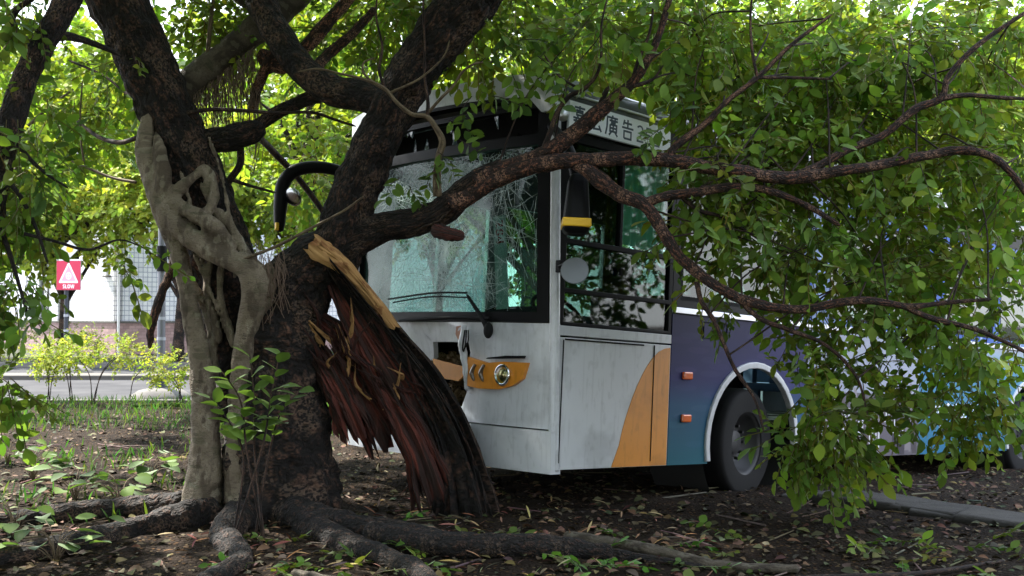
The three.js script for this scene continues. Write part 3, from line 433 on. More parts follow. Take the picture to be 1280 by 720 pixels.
  // front: cap, sign box, screen frame, panels
  const archTop = (a) => 3.27 - 0.05 * Math.pow((a + W / 2) / (W / 2), 4), capO = [], capI = [], glassTop = (a) => 3.13 - 0.06 * Math.pow((a + W / 2) / (W / 2), 2);
  for (let i = 0; i <= 24; i++) { const a = -W + W * i / 24; capO.push([a, archTop(a)]); capI.push([a, i < 2 || i > 22 ? 2.95 : glassTop(a) - 0.03]); }
  part(bus, 'front_cap', fpanel([...capI, ...capO.reverse()], 0.3, -0.04), M.white, 'white arched cap over the front sign box');
  part(bus, 'cap_visor', fpanel([...capI.slice(2, 23).map(([a, b]) => [a, b - 0.02]), ...capI.slice(2, 23).reverse().map(([a, b]) => [a, b + 0.008])], 0.1, -0.07), M.black);
  part(bus, 'screen_frame', fpanel([[-W + 0.03, 1.40], [-0.055, 1.40], [-0.055, 3.03], [-W + 0.03, 3.03]], 0.07, -0.01, [[[-W + 0.13, 1.475], [-W + 0.13, 2.72], [-0.16, 2.72], [-0.16, 1.475]], [[-W + 0.13, 2.80], [-W + 0.13, 2.99], [-0.16, 2.99], [-0.16, 2.80]]]), M.black, 'black rubber frame of the windscreen');
  part(bus, 'sign_box', merge([fpanel([[-W + 0.1, 2.76], [-0.1, 2.76], [-0.1, 3.08], [-W + 0.1, 3.08]], 0.02, 0.34), fpanel([[-W + 0.1, 2.74], [-0.1, 2.74], [-0.1, 2.77], [-W + 0.1, 2.77]], 0.3, 0.05)]), M.matte, 'black hollow of the broken destination sign');
  { const r = rng(31), gs = []; for (let i = 0; i < 14; i++) { const a = -2.3 + 2.05 * r(), up = r() < 0.4, y = up ? 2.985 : 2.8, hgt = (up ? -1 : 1) * rr(0.03, 0.13, r), w = rr(0.03, 0.09, r); gs.push(fpanel([[a, y], [a + w, y], [a + w * r(), y + hgt]].sort(() => 0).slice(), 0.005, 0.02, [], () => rr(-0.012, 0.012, r), 0.5)); } part(bus, 'sign_glass_shards', merge(gs), M.tint).userData.kind = 'stuff'; }
  // front panel with the torn hole, and its dark inside
  const hole = [[-1.36, 1.235], [-1.15, 1.24], [-0.86, 1.235], [-0.85, 1.16], [-0.87, 1.02], [-0.88, 0.86], [-1.0, 0.7], [-1.35, 0.62], [-1.6, 0.75], [-1.52, 1.0], [-1.4, 1.1]].reverse();
  const dent = (a, b) => 0.16 * Math.exp(-(((a + 1.45) / 0.42) ** 2) - (((b - 0.85) / 0.45) ** 2)) + 0.02 * fbm(a * 5, b * 5, 4, 3) * Math.exp(-(((a + 1.35) / 0.7) ** 2));
  part(bus, 'front_panel', fpanel([[-W, 0.62], [0, 0.62], [0, 1.395], [-W, 1.395]], 0.05, 0, [hole], dent, 0.09), M.white, 'white front panel dented round a torn hole');
  part(bus, 'bumper', fpanel([[-W, 0.3], [0, 0.3], [0, 0.61], [-W, 0.61]], 0.1, -0.04, [], (a, b) => 0.9 * dent(a, b + 0.15), 0.12), M.white);
  part(bus, 'front_bulkhead', box(0.03, 0.95, W - 0.1, 0.34, 0.9, -W / 2), M.matte);
  { const r = rng(77), gs = []; for (let i = 0; i < 34; i++) { const c = V(-0.02 + 0.2 * r(), rr(0.66, 1.14, r), rr(-1.5, -0.9, r)), g = new THREE.IcosahedronGeometry(rr(0.025, 0.075, r), 1), p = g.attributes.position; for (let k = 0; k < p.count; k++) p.setXYZ(k, p.getX(k) * rr(0.5, 1.5, r), p.getY(k) * rr(0.5, 1.4, r), p.getZ(k) * rr(0.5, 1.5, r)); g.deleteAttribute('normal'); const h = g; h.computeVertexNormals(); gs.push(h.translate(c.x, c.y, c.z)); } const d = part(bus, 'crushed_insulation', merge(gs), std({ color: col(0.13, 0.085, 0.04), roughness: 0.95 })); d.userData.kind = 'stuff'; }
  part(bus, 'torn_orange_trim', fpanel([[-1.34, 1.1], [-0.98, 1.05], [-0.9, 1.02], [-1.02, 0.93], [-1.3, 0.95]], 0.02, 0.05), M.orange);
  part(bus, 'torn_strip', tube([[V(FX(-0.87, 1.38) - 0.03, 1.37, -0.87), 0.02], [V(FX(-0.87, 1.2) - 0.035, 1.2, -0.885), 0.03], [V(FX(-0.87, 1.0) - 0.02, 1.02, -0.85), 0.026], [V(FX(-0.87, 0.9), 0.86, -0.86), 0.02]], { amp: 0.25, freq: 9, seg: 10 }), M.white);
  for (let i = 0; i < 3; i++) part(bus, 'loose_cable', wire([V(FX(-0.82, 1.36) - 0.05, 1.33, -0.8 - i * 0.02), V(FX(-0.8, 1.25) - 0.07, 1.24 - i * 0.03, -0.78 - i * 0.03), V(FX(-0.86, 1.2) - 0.04, 1.16, -0.86), V(0.04, 0.95, -0.95 - 0.1 * i)], 0.006, 6), M.rubber);
  part(bus, 'rust_scuff', fpanel([[-1.0, 1.36], [-0.93, 1.37], [-0.92, 1.26], [-0.99, 1.255], [-1.02, 1.3]], 0.004, -0.003, [], dent), std({ color: col(0.45, 0.25, 0.18), roughness: 0.9 }));
  // headlight units
  for (const s of [0, 1]) {
    const A = (a) => (s ? -W - a : a), poly = (l) => (s ? l.map(([a, b]) => [A(a), b]).reverse() : l);
    const hl = part(bus, 'headlight', fpanel(poly([[-0.83, 1.125], [-0.83, 0.9], [-0.7, 0.885], [-0.5, 0.89], [-0.36, 0.925], [-0.27, 0.98], [-0.225, 1.1], [-0.45, 1.1], [-0.62, 1.085]]), 0.05, -0.03, [], null, 0.08), M.orange, 'orange headlight housing with round lamp');
    const ca = A(-0.46), cb = 1.0, x = FX(ca, cb) - 0.035, turn = (g) => g.rotateY(Math.PI / 2).translate(x, cb, ca);
    part(hl, 'lamp_ring', turn(new THREE.TorusGeometry(0.072, 0.012, 10, 32)), M.chrome);
    part(hl, 'reflector', new THREE.LatheGeometry([[0.001, 0.04], [0.03, 0.035], [0.055, 0.015], [0.07, -0.005]].map((p) => new THREE.Vector2(...p)), 28).rotateZ(Math.PI / 2).translate(x + 0.025, cb, ca), std({ color: col(0.55, 0.35, 0.18), metalness: 0.9, roughness: 0.25 }));
    part(hl, 'lens', new THREE.SphereGeometry(0.12, 24, 8, 0, 7, 0, 0.62).rotateZ(Math.PI / 2).translate(x + 0.09, cb, ca), M.clear);
    for (const a of [-0.76, -0.665]) part(hl, 'lamp_slot', tube([[V(FX(A(a), 1.07) - 0.034, 1.07, A(a + 0.02)), 0.012], [V(FX(A(a), 1.0) - 0.036, 1.0, A(a - 0.015)), 0.02], [V(FX(A(a), 0.94) - 0.034, 0.94, A(a + 0.012)), 0.012]], { amp: 0, seg: 10 }), phys({ color: col(0.1, 0.07, 0.045), roughness: 0.2, clearcoat: 1 }));
    part(hl, 'black_brow', fpanel(poly([[-0.62, 1.115], [-0.26, 1.13], [-0.25, 1.15], [-0.42, 1.145], [-0.6, 1.125]]), 0.03, -0.045), M.black);
  }
  // windscreen: crazed laminated glass with cracks lying in it
  // crushed = where the glass has gone milky round the blows; elsewhere one still looks through it
  const crushed = (u, v) => { const a = -W + u * W, b = 1.4 + v * 1.4, n = 0.35 * (pfbm(u, v, 6, 5, 210, 5) - 0.5), g = (x, y, rx, ry) => Math.exp(-(((a - x) / rx) ** 2) - (((b - y) / ry) ** 2)); return clamp(g(-1.2, 2.15, 0.27, 0.5) + 0.75 * g(-1.12, 1.75, 0.17, 0.4) + 0.65 * g(-1.8, 2.5, 0.5, 0.2) + 0.5 * g(-1.55, 1.6, 0.9, 0.1) + 0.35 * g(-2.2, 2.1, 0.15, 0.5) + n, 0, 1); };
  const edge = (u, v) => { const [a, b] = cells(u, v, 74, 46, 201), [c, d] = cells(u, v, 150, 90, 205); return Math.max(smooth(0.1, 0, b - a), 0.7 * smooth(0.14, 0, d - c)); };
  const crackR = tex(768, 512, (u, v) => { const k = crushed(u, v); return clamp(0.03 + 0.24 * k + 0.28 * edge(u, v) * smooth(0.1, 0.5, k), 0, 0.92); });
  const crackC = tex(768, 512, (u, v) => { const k = crushed(u, v); return mixc([0.72, 0.81, 0.785], [0.86, 0.945, 0.925], clamp(edge(u, v) * (0.3 + k) + 0.3 * k, 0, 1)); }, true);
  const crackB = tex(768, 512, (u, v) => { const [a, b, id] = cells(u, v, 74, 46, 201); return (0.6 * id + 0.4 * smooth(0, 0.1, b - a)) * (0.25 + 0.75 * crushed(u, v)); });
  const gp = fpanel([[-W + 0.12, 1.465], [-0.15, 1.465], [-0.15, 2.73], [-W + 0.12, 2.73]], 0.006, 0.03, [], (a, b) => 0.05 * Math.exp(-(((a + 1.3) / 0.5) ** 2) - (((b - 2.2) / 0.4) ** 2)) + 0.02 * fbm(a * 3, b * 3, 8, 3), 0.06);
  { const q = gp.attributes.position, u = gp.attributes.uv; for (let i = 0; i < q.count; i++) u.setXY(i, (q.getZ(i) + W) / W, (q.getY(i) - 1.4) / 1.4); }
  const screen = part(bus, 'windscreen', gp, phys({ map: crackC, roughnessMap: crackR, roughness: 1, bumpMap: crackB, bumpScale: 0.003, specularIntensity: 0.55, transmission: 0.985, thickness: 0 }), 'shattered green tinted windscreen, crazed all over');
  { const r = rng(909), pos = [], idx = [], bow = (a, b) => 0.05 * Math.exp(-(((a + 1.3) / 0.5) ** 2) - (((b - 2.2) / 0.4) ** 2)) + 0.02 * fbm(a * 3, b * 3, 8, 3);
    const inside = (a, b) => a > -W + 0.14 && a < -0.17 && b > 1.485 && b < 2.71;
    const rib = (a0, b0, a1, b1, w) => { const n = Math.max(1, Math.ceil(Math.hypot(a1 - a0, b1 - b0) / 0.08)), l = Math.hypot(a1 - a0, b1 - b0), nx = -(b1 - b0) / l * w, ny = (a1 - a0) / l * w; for (let i = 0; i < n; i++) { const q = [i / n, (i + 1) / n].map((t) => [lerp(a0, a1, t), lerp(b0, b1, t)]); if (!inside(...q[0]) || !inside(...q[1])) continue; const k = pos.length / 3; for (const [a, b] of q) for (const s of [-1, 1]) pos.push(FX(a, b) + 0.03 + bow(a, b) - 0.005, b + s * ny, a + s * nx); idx.push(k, k + 1, k + 2, k + 1, k + 3, k + 2); } };
    const hubs = [[-1.12, 2.28, 1.3, 40], [-1.9, 2.45, 0.9, 22], [-1.12, 1.72, 0.7, 26], [-0.5, 2.55, 0.6, 12], [-1.2, 2.0, 0.45, 40]];
    for (const [a, b, R, n] of hubs) { const ang = []; for (let i = 0; i < n; i++) ang.push((i + rr(-0.4, 0.4, r)) / n * 6.283); 
      for (const t of ang) { let x = a, y = b, th = t; const L = R * rr(0.35, 1, r), st = 0.07; for (let d = 0; d < L; d += st) { th += rr(-0.13, 0.13, r); const u = x + Math.cos(th) * st, v = y + Math.sin(th) * st; rib(x, y, u, v, rr(0.001, 0.0028, r)); if (r() < 0.2) rib(x, y, x + Math.cos(th + 0.7) * 0.12, y + Math.sin(th + 0.7) * 0.12, 0.001); x = u; y = v; } }
      for (let q = 0; q < 7; q++) { const rad = 0.05 + q * q * 0.018 + 0.02 * r(); for (let i = 0; i < n; i++) { if (r() < 0.3) continue; const t0 = ang[i], t1 = ang[(i + 1) % n] + (i === n - 1 ? 6.283 : 0), r0 = rad * rr(0.85, 1.15, r), r1 = rad * rr(0.85, 1.15, r); rib(a + Math.cos(t0) * r0, b + Math.sin(t0) * r0, a + Math.cos(t1) * r1, b + Math.sin(t1) * r1, rr(0.0008, 0.002, r)); } } }
    for (let i = 0; i < 150; i++) { const a = rr(-0.9, -0.18, r), b = rr(1.5, 2.7, r), th = rr(1.2, 1.9, r) + (r() < 0.3 ? 0.7 : 0), l = rr(0.06, 0.4, r); rib(a, b, a + Math.cos(th) * l, b + Math.sin(th) * l, rr(0.0008, 0.0022, r)); }
    for (let i = 0; i < 2000; i++) { const a = clamp(-1.2 + 0.75 * (r() + r() + r() - 1.5), -2.4, -0.2), b = rr(1.5, 2.7, r), th = r() * 6.283, l = rr(0.02, 0.1, r); rib(a, b, a + Math.cos(th) * l, b + Math.sin(th) * l, rr(0.0007, 0.0018, r)); }
    const g = new THREE.BufferGeometry(); g.setAttribute('position', new THREE.Float32BufferAttribute(pos, 3)); g.setIndex(idx); g.computeVertexNormals();
    const m = part(screen, 'crack_lines', g, phys({ color: col(0.44, 0.58, 0.55), roughness: 0.5, transmission: 0.35, thickness: 0, side: THREE.DoubleSide })); m.userData.kind = 'stuff'; }
  const route = canvas(512, 96, (g, w, h) => { g.fillStyle = '#fbfdfc'; g.fillRect(0, 0, w, h); g.fillStyle = '#c8141f'; g.font = 'bold 84px sans-serif'; g.fillText('284', 20, 79); });
  { const c = part(bus, 'route_card', box(0.13, 0.72, 0.004, 0, 0, 0), std({ color: col(0.85, 0.87, 0.86), roughness: 0.6 }), 'white route card reading 284 in red, hanging sideways'); const f = new THREE.PlaneGeometry(0.72, 0.13).rotateZ(-Math.PI / 2).translate(0, 0, 0.0035); part(c, 'card_face', f, std({ map: route, roughness: 0.6 })); c.position.set(FX(-0.6, 1.84) + 0.062, 1.86, -0.575); c.rotation.set(0.055, -Math.PI / 2 + 0.05, 0.06, 'YXZ'); }
  // wipers
  const wf = (a, b, o = 0.05) => V(FX(a, b) - o, b, a), fr = (px, py) => { let a = -1, b = 1.5; for (let i = 0; i < 8; i++) { const d0 = 8.0 + 0.6 * 0, q = bus.worldToLocal(P(px, py, 1)), o = bus.worldToLocal(camera.position.clone()), k = (FX(a, b) - 0.04 - o.x) / (q.x - o.x); a = o.z + (q.z - o.z) * k; b = o.y + (q.y - o.y) * k; } return V(FX(a, b) - 0.045, b, a); };
  const wp = part(bus, 'wiper', tube([[fr(611, 416), 0.022], [fr(606, 403), 0.02], [fr(584, 368), 0.013]], { amp: 0, seg: 8 }), M.rubber);
  part(wp, 'wiper_blade', merge([wire([fr(584, 366), fr(545, 366), fr(486, 374)], 0.008), wire([fr(586, 372), fr(540, 371), fr(492, 378)], 0.006)]), M.rubber);
  part(wp, 'wiper_pivot', new THREE.SphereGeometry(0.05, 16, 12).scale(0.7, 1.25, 0.8).translate(...fr(611, 413).toArray()), M.rubber);
  part(bus, 'wiper', wire([fr(612, 398), fr(560, 397), fr(500, 401)], 0.012), M.rubber);
  // mirrors
  { const arm = part(bus, 'mirror_arm', tube([[Lp(438, 222, 9.55), 0.05], [Lp(418, 212, 9.5), 0.052], [Lp(390, 209, 9.45), 0.055], [Lp(366, 215, 9.4), 0.057], [Lp(354, 230, 9.4), 0.06], [Lp(351, 252, 9.4), 0.062], [Lp(349.5, 278, 9.4), 0.05], [Lp(349.5, 290, 9.4), 0.032]], { amp: 0, seg: 18, ring: 0.02 }), M.black, 'curved black mirror arm on the kerb side');
    part(arm, 'convex_mirror', new THREE.SphereGeometry(0.1, 24, 16).scale(0.35, 0.85, 1.15).applyMatrix4(new THREE.Matrix4().makeRotationZ(0.5)).translate(...Lp(366, 246, 9.32).toArray()), std({ color: col(0.3, 0.31, 0.32), metalness: 1, roughness: 0.22 }));
    part(arm, 'amber_reflector', box(0.03, 0.07, 0.03, ...Lp(346, 283, 9.35).toArray(), 0.008), M.yellow);
    const D = 7.42, q = Lp(721, 256, D), g = new RoundedBoxGeometry(0.19, 0.42, 0.25, 4, 0.055), p = g.attributes.position; for (let i = 0; i < p.count; i++) { const k = 1 - 0.35 * smooth(0.05, 0.2, p.getY(i)); p.setX(i, p.getX(i) * k); p.setZ(i, p.getZ(i) * k); } g.computeVertexNormals();
    const m = part(bus, 'mirror', g.rotateY(-TH).translate(q.x, q.y, q.z), M.black, 'black driver mirror with a yellow lower band');
    part(m, 'yellow_band', new RoundedBoxGeometry(0.198, 0.062, 0.258, 3, 0.012).rotateY(-TH).translate(q.x, q.y - 0.135, q.z), M.yellow);
    part(m, 'mirror_stalk', tube([[V(q.x, q.y + 0.17, q.z), 0.045], [Lp(712, 190, 7.5), 0.04], [V(-0.17, 2.85, -0.03), 0.035]], { amp: 0, seg: 12 }), M.black);
    const c = Lp(718.5, 339, 7.6), rm = part(bus, 'round_mirror', new THREE.LatheGeometry([[0.001, -0.06], [0.03, -0.055], [0.06, -0.03], [0.095, 0.0], [0.1, 0.012], [0.092, 0.014], [0.001, 0.016]].map((x) => new THREE.Vector2(...x)), 32).rotateX(Math.PI / 2).applyMatrix4(new THREE.Matrix4().makeRotationY(-0.9)).applyMatrix4(new THREE.Matrix4().makeRotationZ(-0.35)).translate(c.x, c.y, c.z), std({ color: col(0.2, 0.21, 0.23), roughness: 0.4, metalness: 0.2 }), 'small round grey mirror on the corner pillar');
    part(rm, 'bracket', merge([wire([Lp(699, 333, 7.8), Lp(706, 330, 7.72), Lp(716, 333, 7.62)], 0.013), box(0.03, 0.09, 0.05, ...Lp(699, 333, 7.83).toArray(), 0.006)]), M.black); 
    part(bus, 'corner_knob', new THREE.SphereGeometry(0.045, 20, 14).translate(...Lp(704, 144, 7.75).toArray()), M.alu); }
  // wheels
  const tyreG = new THREE.LatheGeometry([[0.28, -0.13], [0.44, -0.14], [0.475, -0.115], [0.485, -0.06], [0.485, 0.06], [0.475, 0.115], [0.44, 0.14], [0.28, 0.13]].map((p) => new THREE.Vector2(...p)), 40).rotateX(Math.PI / 2);
  const rimG = merge([new THREE.LatheGeometry([[0.001, 0.02], [0.1, 0.02], [0.11, -0.02], [0.2, -0.03], [0.25, 0.09], [0.285, 0.125], [0.29, 0.1]].map((p) => new THREE.Vector2(...p)), 36).rotateX(Math.PI / 2), ...[...Array(10).keys()].map((i) => new THREE.CylinderGeometry(0.014, 0.014, 0.05, 6).rotateX(Math.PI / 2).translate(0.15 * Math.cos(i * 0.628), 0.15 * Math.sin(i * 0.628), 0.0))]);
  const rimM = std({ color: col(0.045, 0.045, 0.048), metalness: 0.5, roughness: 0.55 });
  for (const cx of WX) for (const [z, t] of [[-0.2, 0], [-W + 0.2, Math.PI]]) { const w = new THREE.Group(); w.name = 'wheel'; w.position.set(cx, 0.485, z); w.rotation.y = t + (cx < 5 ? 0.12 : 0); bus.add(w); part(w, 'tyre', tyreG, M.rubber); part(w, 'rim', rimG, rimM); }
  // far side, rear, floor and inside
  const farWins = [[0.3, 0.85, 0.5, 2.62], [0.93, 1.48, 0.5, 2.62], [1.7, 3.2, 1.65, 2.68], [3.3, 4.8, 1.65, 2.68], [4.9, 5.6, 0.5, 2.62], [5.7, 6.4, 0.5, 2.62], [6.5, 8.0, 1.65, 2.68], [8.1, 9.6, 1.65, 2.68], [9.7, 11.0, 1.65, 2.68]];
  part(bus, 'far_side', spanel([[0.02, Y0], [LEN, Y0], [LEN, 3.06], [-0.12, 3.06]], -W + 0.05, 0.05, farWins.map(([a, b, c, d]) => rect(a, c, b, d).reverse())), M.white);
  for (const [a, b, c, d] of farWins) part(bus, 'far_window', box(b - a + 0.02, d - c + 0.02, 0.006, (a + b) / 2, (c + d) / 2, -W + 0.02), M.clear);
  part(bus, 'rear_wall', box(0.06, 2.75, W - 0.02, LEN + 0.03, 1.7, -W / 2, 0.02), M.white);
  part(bus, 'floor', box(LEN - 0.5, 0.1, W - 1.3, LEN / 2 + 0.2, 0.46, -W / 2), M.inside);
  part(bus, 'underbody', merge([box(1.2, 0.3, W - 0.2, 1.1, 0.5, -W / 2), box(4.3, 0.3, W - 0.2, 5.42, 0.5, -W / 2), box(1.9, 0.3, W - 0.2, 10.1, 0.5, -W / 2)]), M.matte);
  part(bus, 'near_lining', merge([box(1.2, 0.9, 0.02, 0.75, 0.95, -0.08), box(LEN - 1.4, 0.35, 0.02, LEN / 2 + 0.65, 1.42, -0.07)]), M.inside);
  part(bus, 'dashboard', merge([box(0.42, 0.16, W - 0.3, 0.3, 1.36, -W / 2, 0.05), box(0.3, 0.22, 0.75, 0.38, 1.44, -0.75, 0.06)]), M.matte);
  part(bus, 'steering_wheel', merge([new THREE.TorusGeometry(0.23, 0.018, 8, 28), box(0.4, 0.03, 0.02), box(0.03, 0.4, 0.02), new THREE.CylinderGeometry(0.03, 0.04, 0.5, 10).rotateX(Math.PI / 2).translate(0, 0, 0.25)]).rotateX(0.9).rotateY(-Math.PI / 2).translate(0.72, 1.52, -0.75), M.rubber);
  part(bus, 'driver_seat', merge([box(0.5, 0.14, 0.5, 1.15, 1.02, -0.75, 0.05), box(0.13, 0.75, 0.48, 1.42, 1.42, -0.75, 0.05), box(0.1, 0.22, 0.3, 1.46, 1.9, -0.75, 0.04), box(0.3, 0.5, 0.3, 1.15, 0.72, -0.75)]), M.seat);
  part(bus, 'partition', merge([box(0.04, 1.3, 1.1, 1.75, 1.1, -0.62), box(0.05, 0.05, 1.1, 1.75, 2.3, -0.62)]), M.inside);
  for (const x of [3.9, 4.75, 5.6, 6.45, 9.2, 10.1]) for (const z of [-0.5, -W + 0.5]) part(bus, 'seat', merge([box(0.42, 0.08, 0.8, x, 0.98, z, 0.03), box(0.08, 0.68, 0.8, x + 0.22, 1.3, z, 0.03), box(0.06, 0.4, 0.06, x, 0.74, z)]), M.seat);
  for (const [x, z] of [[1.8, -1.2], [3.4, -0.95], [3.4, -1.6], [6, -0.95], [6, -1.6]]) part(bus, 'grab_pole', new THREE.CylinderGeometry(0.018, 0.018, 2.55, 10).translate(x, 1.78, z), M.yellow);
}
// ---------------------------------------------------------------- the struck tree
const toPx = (p) => { const d = p.clone().sub(camera.position), c = Math.cos(PIT), s = Math.sin(PIT), y = d.y * c + d.z * s, z = -d.y * s + d.z * c; return [640 + F * d.x / -z, 360 - F * y / -z, -z]; };
const wpart = (o, name, geo, mat, label) => part(o, name, geo.translate(-o.position.x, -o.position.y, -o.position.z), mat, label);
const leafVariants = [0, 1, 2, 3].map((i) => leafGeo(0.105, 0.062 + 0.006 * (i % 2), 0.12 + 0.08 * i, 0.06 + 0.07 * i));
for (const g of leafVariants) paint(g, [1, 1, 1]);
const leafTone = [[0.11, 0.2, 0.02], [0.085, 0.165, 0.02], [0.15, 0.26, 0.026], [0.06, 0.125, 0.018]].map((c) => leafMat(c));
// a bunch of leaves that can be told apart: each leaf a mesh of its own on a thin stalk
function bunch(tree, px, py, d, rad, n, seed, dir = [0, 1], tone = 0, size = 1) {
  const r = rng(seed), a = P(px, py, d), b = P(px + dir[0] * rad, py + dir[1] * rad, d + rr(-0.15, 0.15, r)), ax = b.clone().sub(a).normalize();
  wpart(tree, 'stalk', tube([[a, 0.0032], [a.clone().lerp(b, 0.5).add(V(rr(-0.03, 0.03, r), 0.02, 0)), 0.0025], [b, 0.0015]], { seg: 5, amp: 0.02 }), M.twig);
  for (let i = 0; i < n; i++) {
    const t = (i + 0.7) / n, p = a.clone().lerp(b, t), side = i % 2 ? 1 : -1, out = V(-ax.y, ax.x, 0).multiplyScalar(side * rr(0.5, 1.1, r)).addScaledVector(ax, rr(0.2, 0.9, r)).add(V(0, rr(-0.5, 0.15, r), rr(-0.6, 0.8, r))), k = rr(0.75, 1.2, r) * size;
    const m = part(tree, 'leaf', leafVariants[Math.floor(r() * 4)], leafTone[(tone + Math.floor(r() * 2.4)) % 4]); m.matrixAutoUpdate = true;
    leafMatrix(p.sub(tree.position), out, k, r, 0.9).decompose(m.position, m.quaternion, m.scale);
  }
}
{
  const base = V(P(320, 600, 8).x, 0, -8), tree = thing('banyan_tree', 'big dark barked tree with pale roots wrapped round its trunk, struck by the bus', 'tree', base);
  const bark = { amp: 0.07, freq: 5, ridge: 0.1, tile: 0.7, knot: 0.12 };
  wpart(tree, 'trunk', limb([[352, 720, 8.0, 96], [350, 640, 8.0, 78], [348, 560, 8.0, 66], [348, 480, 8.0, 58], [352, 420, 8.0, 56], [366, 368, 7.95, 47], [396, 330, 7.9, 38], [436, 300, 7.85, 27], [480, 284, 7.8, 19], [520, 277, 7.7, 18], [550, 266, 7.6, 18], [575, 246, 7.52, 17], [600, 224, 7.45, 15], [628, 211, 7.4, 13]], { ...bark, ring: 0.022, seg: 56, tip: false }), M.bark);
  wpart(tree, 'limb', limb([[318, 520, 8.2, 50], [306, 450, 8.22, 48], [292, 380, 8.22, 47], [270, 305, 8.2, 42], [245, 230, 8.15, 38], [219, 165, 8.1, 35], [194, 105, 8.05, 35], [170, 50, 8, 35], [140, -10, 7.9, 35], [100, -80, 7.8, 32], [70, -180, 7.7, 26]], { ...bark, ring: 0.022, seg: 52, seed: 3 }), M.bark);
  wpart(tree, 'limb', limb([[412, 330, 7.9, 34], [430, 285, 7.85, 33], [444, 240, 7.8, 30], [463, 195, 7.76, 29], [490, 140, 7.7, 29], [521, 85, 7.62, 31], [556, 38, 7.52, 33], [596, -10, 7.42, 35], [650, -90, 7.2, 32], [700, -190, 7.0, 26]], { ...bark, ring: 0.022, seg: 50, seed: 7 }), M.bark);
  wpart(tree, 'limb', limb([[488, 134, 7.72, 19], [455, 121, 7.82, 19], [415, 112, 7.92, 20], [378, 86, 8.0, 19], [348, 45, 8.1, 19], [322, -10, 8.2, 20], [300, -70, 8.3, 18]], { ...bark, seed: 9 }), M.bark);
  wpart(tree, 'limb', limb([[216, 130, 8.25, 20], [240, 102, 8.3, 19], [270, 77, 8.36, 17], [303, 50, 8.42, 17], [332, 29, 8.46, 20], [356, 8, 8.5, 17], [385, -18, 8.54, 16], [430, -80, 8.6, 14]], { amp: 0.06, freq: 4, tile: 0.5 }), M.greylimb, 'grey smooth limb hung with fine aerial roots');
  wpart(tree, 'limb', limb([[331, 30, 8.44, 10], [318, 14, 8.45, 8], [300, -2, 8.46, 7], [270, -20, 8.5, 6]], { tile: 0.5 }), M.greylimb);
  wpart(tree, 'limb', limb([[238, 186, 8.2, 18], [268, 176, 8.15, 16], [298, 170, 8.1, 17], [318, 164, 8.08, 15], [330, 159, 8.06, 8]], { ...bark, seed: 12, amp: 0.12 }), M.bark);
  wpart(tree, 'limb', limb([[400, 118, 8.05, 10], [370, 130, 8.15, 9], [345, 142, 8.2, 9], [318, 160, 8.2, 8]], { ...bark, seed: 14 }), M.bark);
  const br = (l, mat = M.redbark, o = {}) => wpart(tree, 'branch', limb(l, { amp: 0.09, freq: 8, tile: 0.35, knot: 0.25, ...o }), mat);
  br([[338, 90, 8.35, 8], [330, 70, 8.35, 9], [352, 84, 8.3, 9], [385, 56, 8.3, 9], [420, 16, 8.3, 8], [450, -20, 8.3, 7]]);
  br([[392, 88, 8.1, 8], [410, 68, 8.2, 7], [437, 45, 8.2, 6], [470, 10, 8.3, 5]]);
  br([[316, 140, 8.4, 7], [320, 115, 8.4, 6], [334, 82, 8.3, 7], [345, 60, 8.3, 6]]);
  // boughs over the bus
  br([[596, 226, 7.45, 14], [640, 208, 7.35, 11], [680, 192, 7.25, 10], [712, 172, 7.2, 10], [742, 146, 7.12, 10.5], [765, 126, 7.08, 8], [788, 106, 7.05, 6.5], [806, 82, 7.0, 5.5], [822, 48, 6.95, 4.5], [838, -5, 6.9, 4]]);
  br([[566, 256, 7.5, 14], [604, 232, 7.42, 11], [650, 212, 7.3, 11], [695, 202, 7.2, 10.5], [745, 200, 7.12, 9.5], [795, 198, 7.05, 9], [845, 201, 7.0, 9], [885, 209, 6.95, 8.5], [925, 214, 6.92, 8], [962, 221, 6.9, 8], [1000, 222, 6.88, 7.5], [1040, 215, 6.85, 7], [1090, 208, 6.82, 6.5], [1150, 196, 6.8, 6], [1205, 188, 6.78, 5.5], [1240, 196, 6.75, 5], [1262, 214, 6.72, 4.5], [1285, 245, 6.7, 4]]);
  br([[718, 202, 7.18, 9], [740, 217, 7.12, 10], [772, 242, 7.08, 9], [806, 257, 7.02, 8.5], [827, 287, 6.98, 8], [849, 320, 6.95, 7.5], [884, 350, 6.92, 7], [927, 374, 6.9, 6.5], [961, 383, 6.88, 6], [1000, 387, 6.85, 5.5], [1040, 380, 6.82, 5.5], [1076, 375, 6.8, 5.5], [1110, 379, 6.78, 4.5], [1135, 383, 6.76, 4], [1186, 378, 6.75, 3], [1240, 374, 6.7, 2]]);
  br([[804, 256, 7.02, 7], [827, 247, 7.0, 6.5], [873, 240, 6.95, 6], [912, 234, 6.95, 5.5], [945, 235, 6.93, 5], [975, 243, 6.9, 4.5], [1010, 258, 6.9, 4], [1050, 282, 6.85, 3]]);
  br([[1128, 382, 6.77, 4], [1165, 398, 6.75, 3.5], [1217, 411, 6.72, 3], [1262, 430, 6.7, 2.5], [1300, 450, 6.7, 2]]);
  br([[836, 201, 7.0, 6], [842, 186, 7.0, 5], [858, 172, 7.0, 5], [880, 156, 7.0, 4], [913, 123, 7.0, 3.5], [947, 97, 7.0, 3], [987, 58, 7.0, 2.6], [1040, 18, 7.0, 2]]);
  br([[947, 97, 7.0, 2.4], [985, 97, 7.0, 2], [1040, 99, 7.0, 1.6]]); br([[947, 97, 7.0, 2.2], [941, 70, 7.02, 2], [938, 30, 7.05, 1.6], [940, -8, 7.05, 1.4]]);
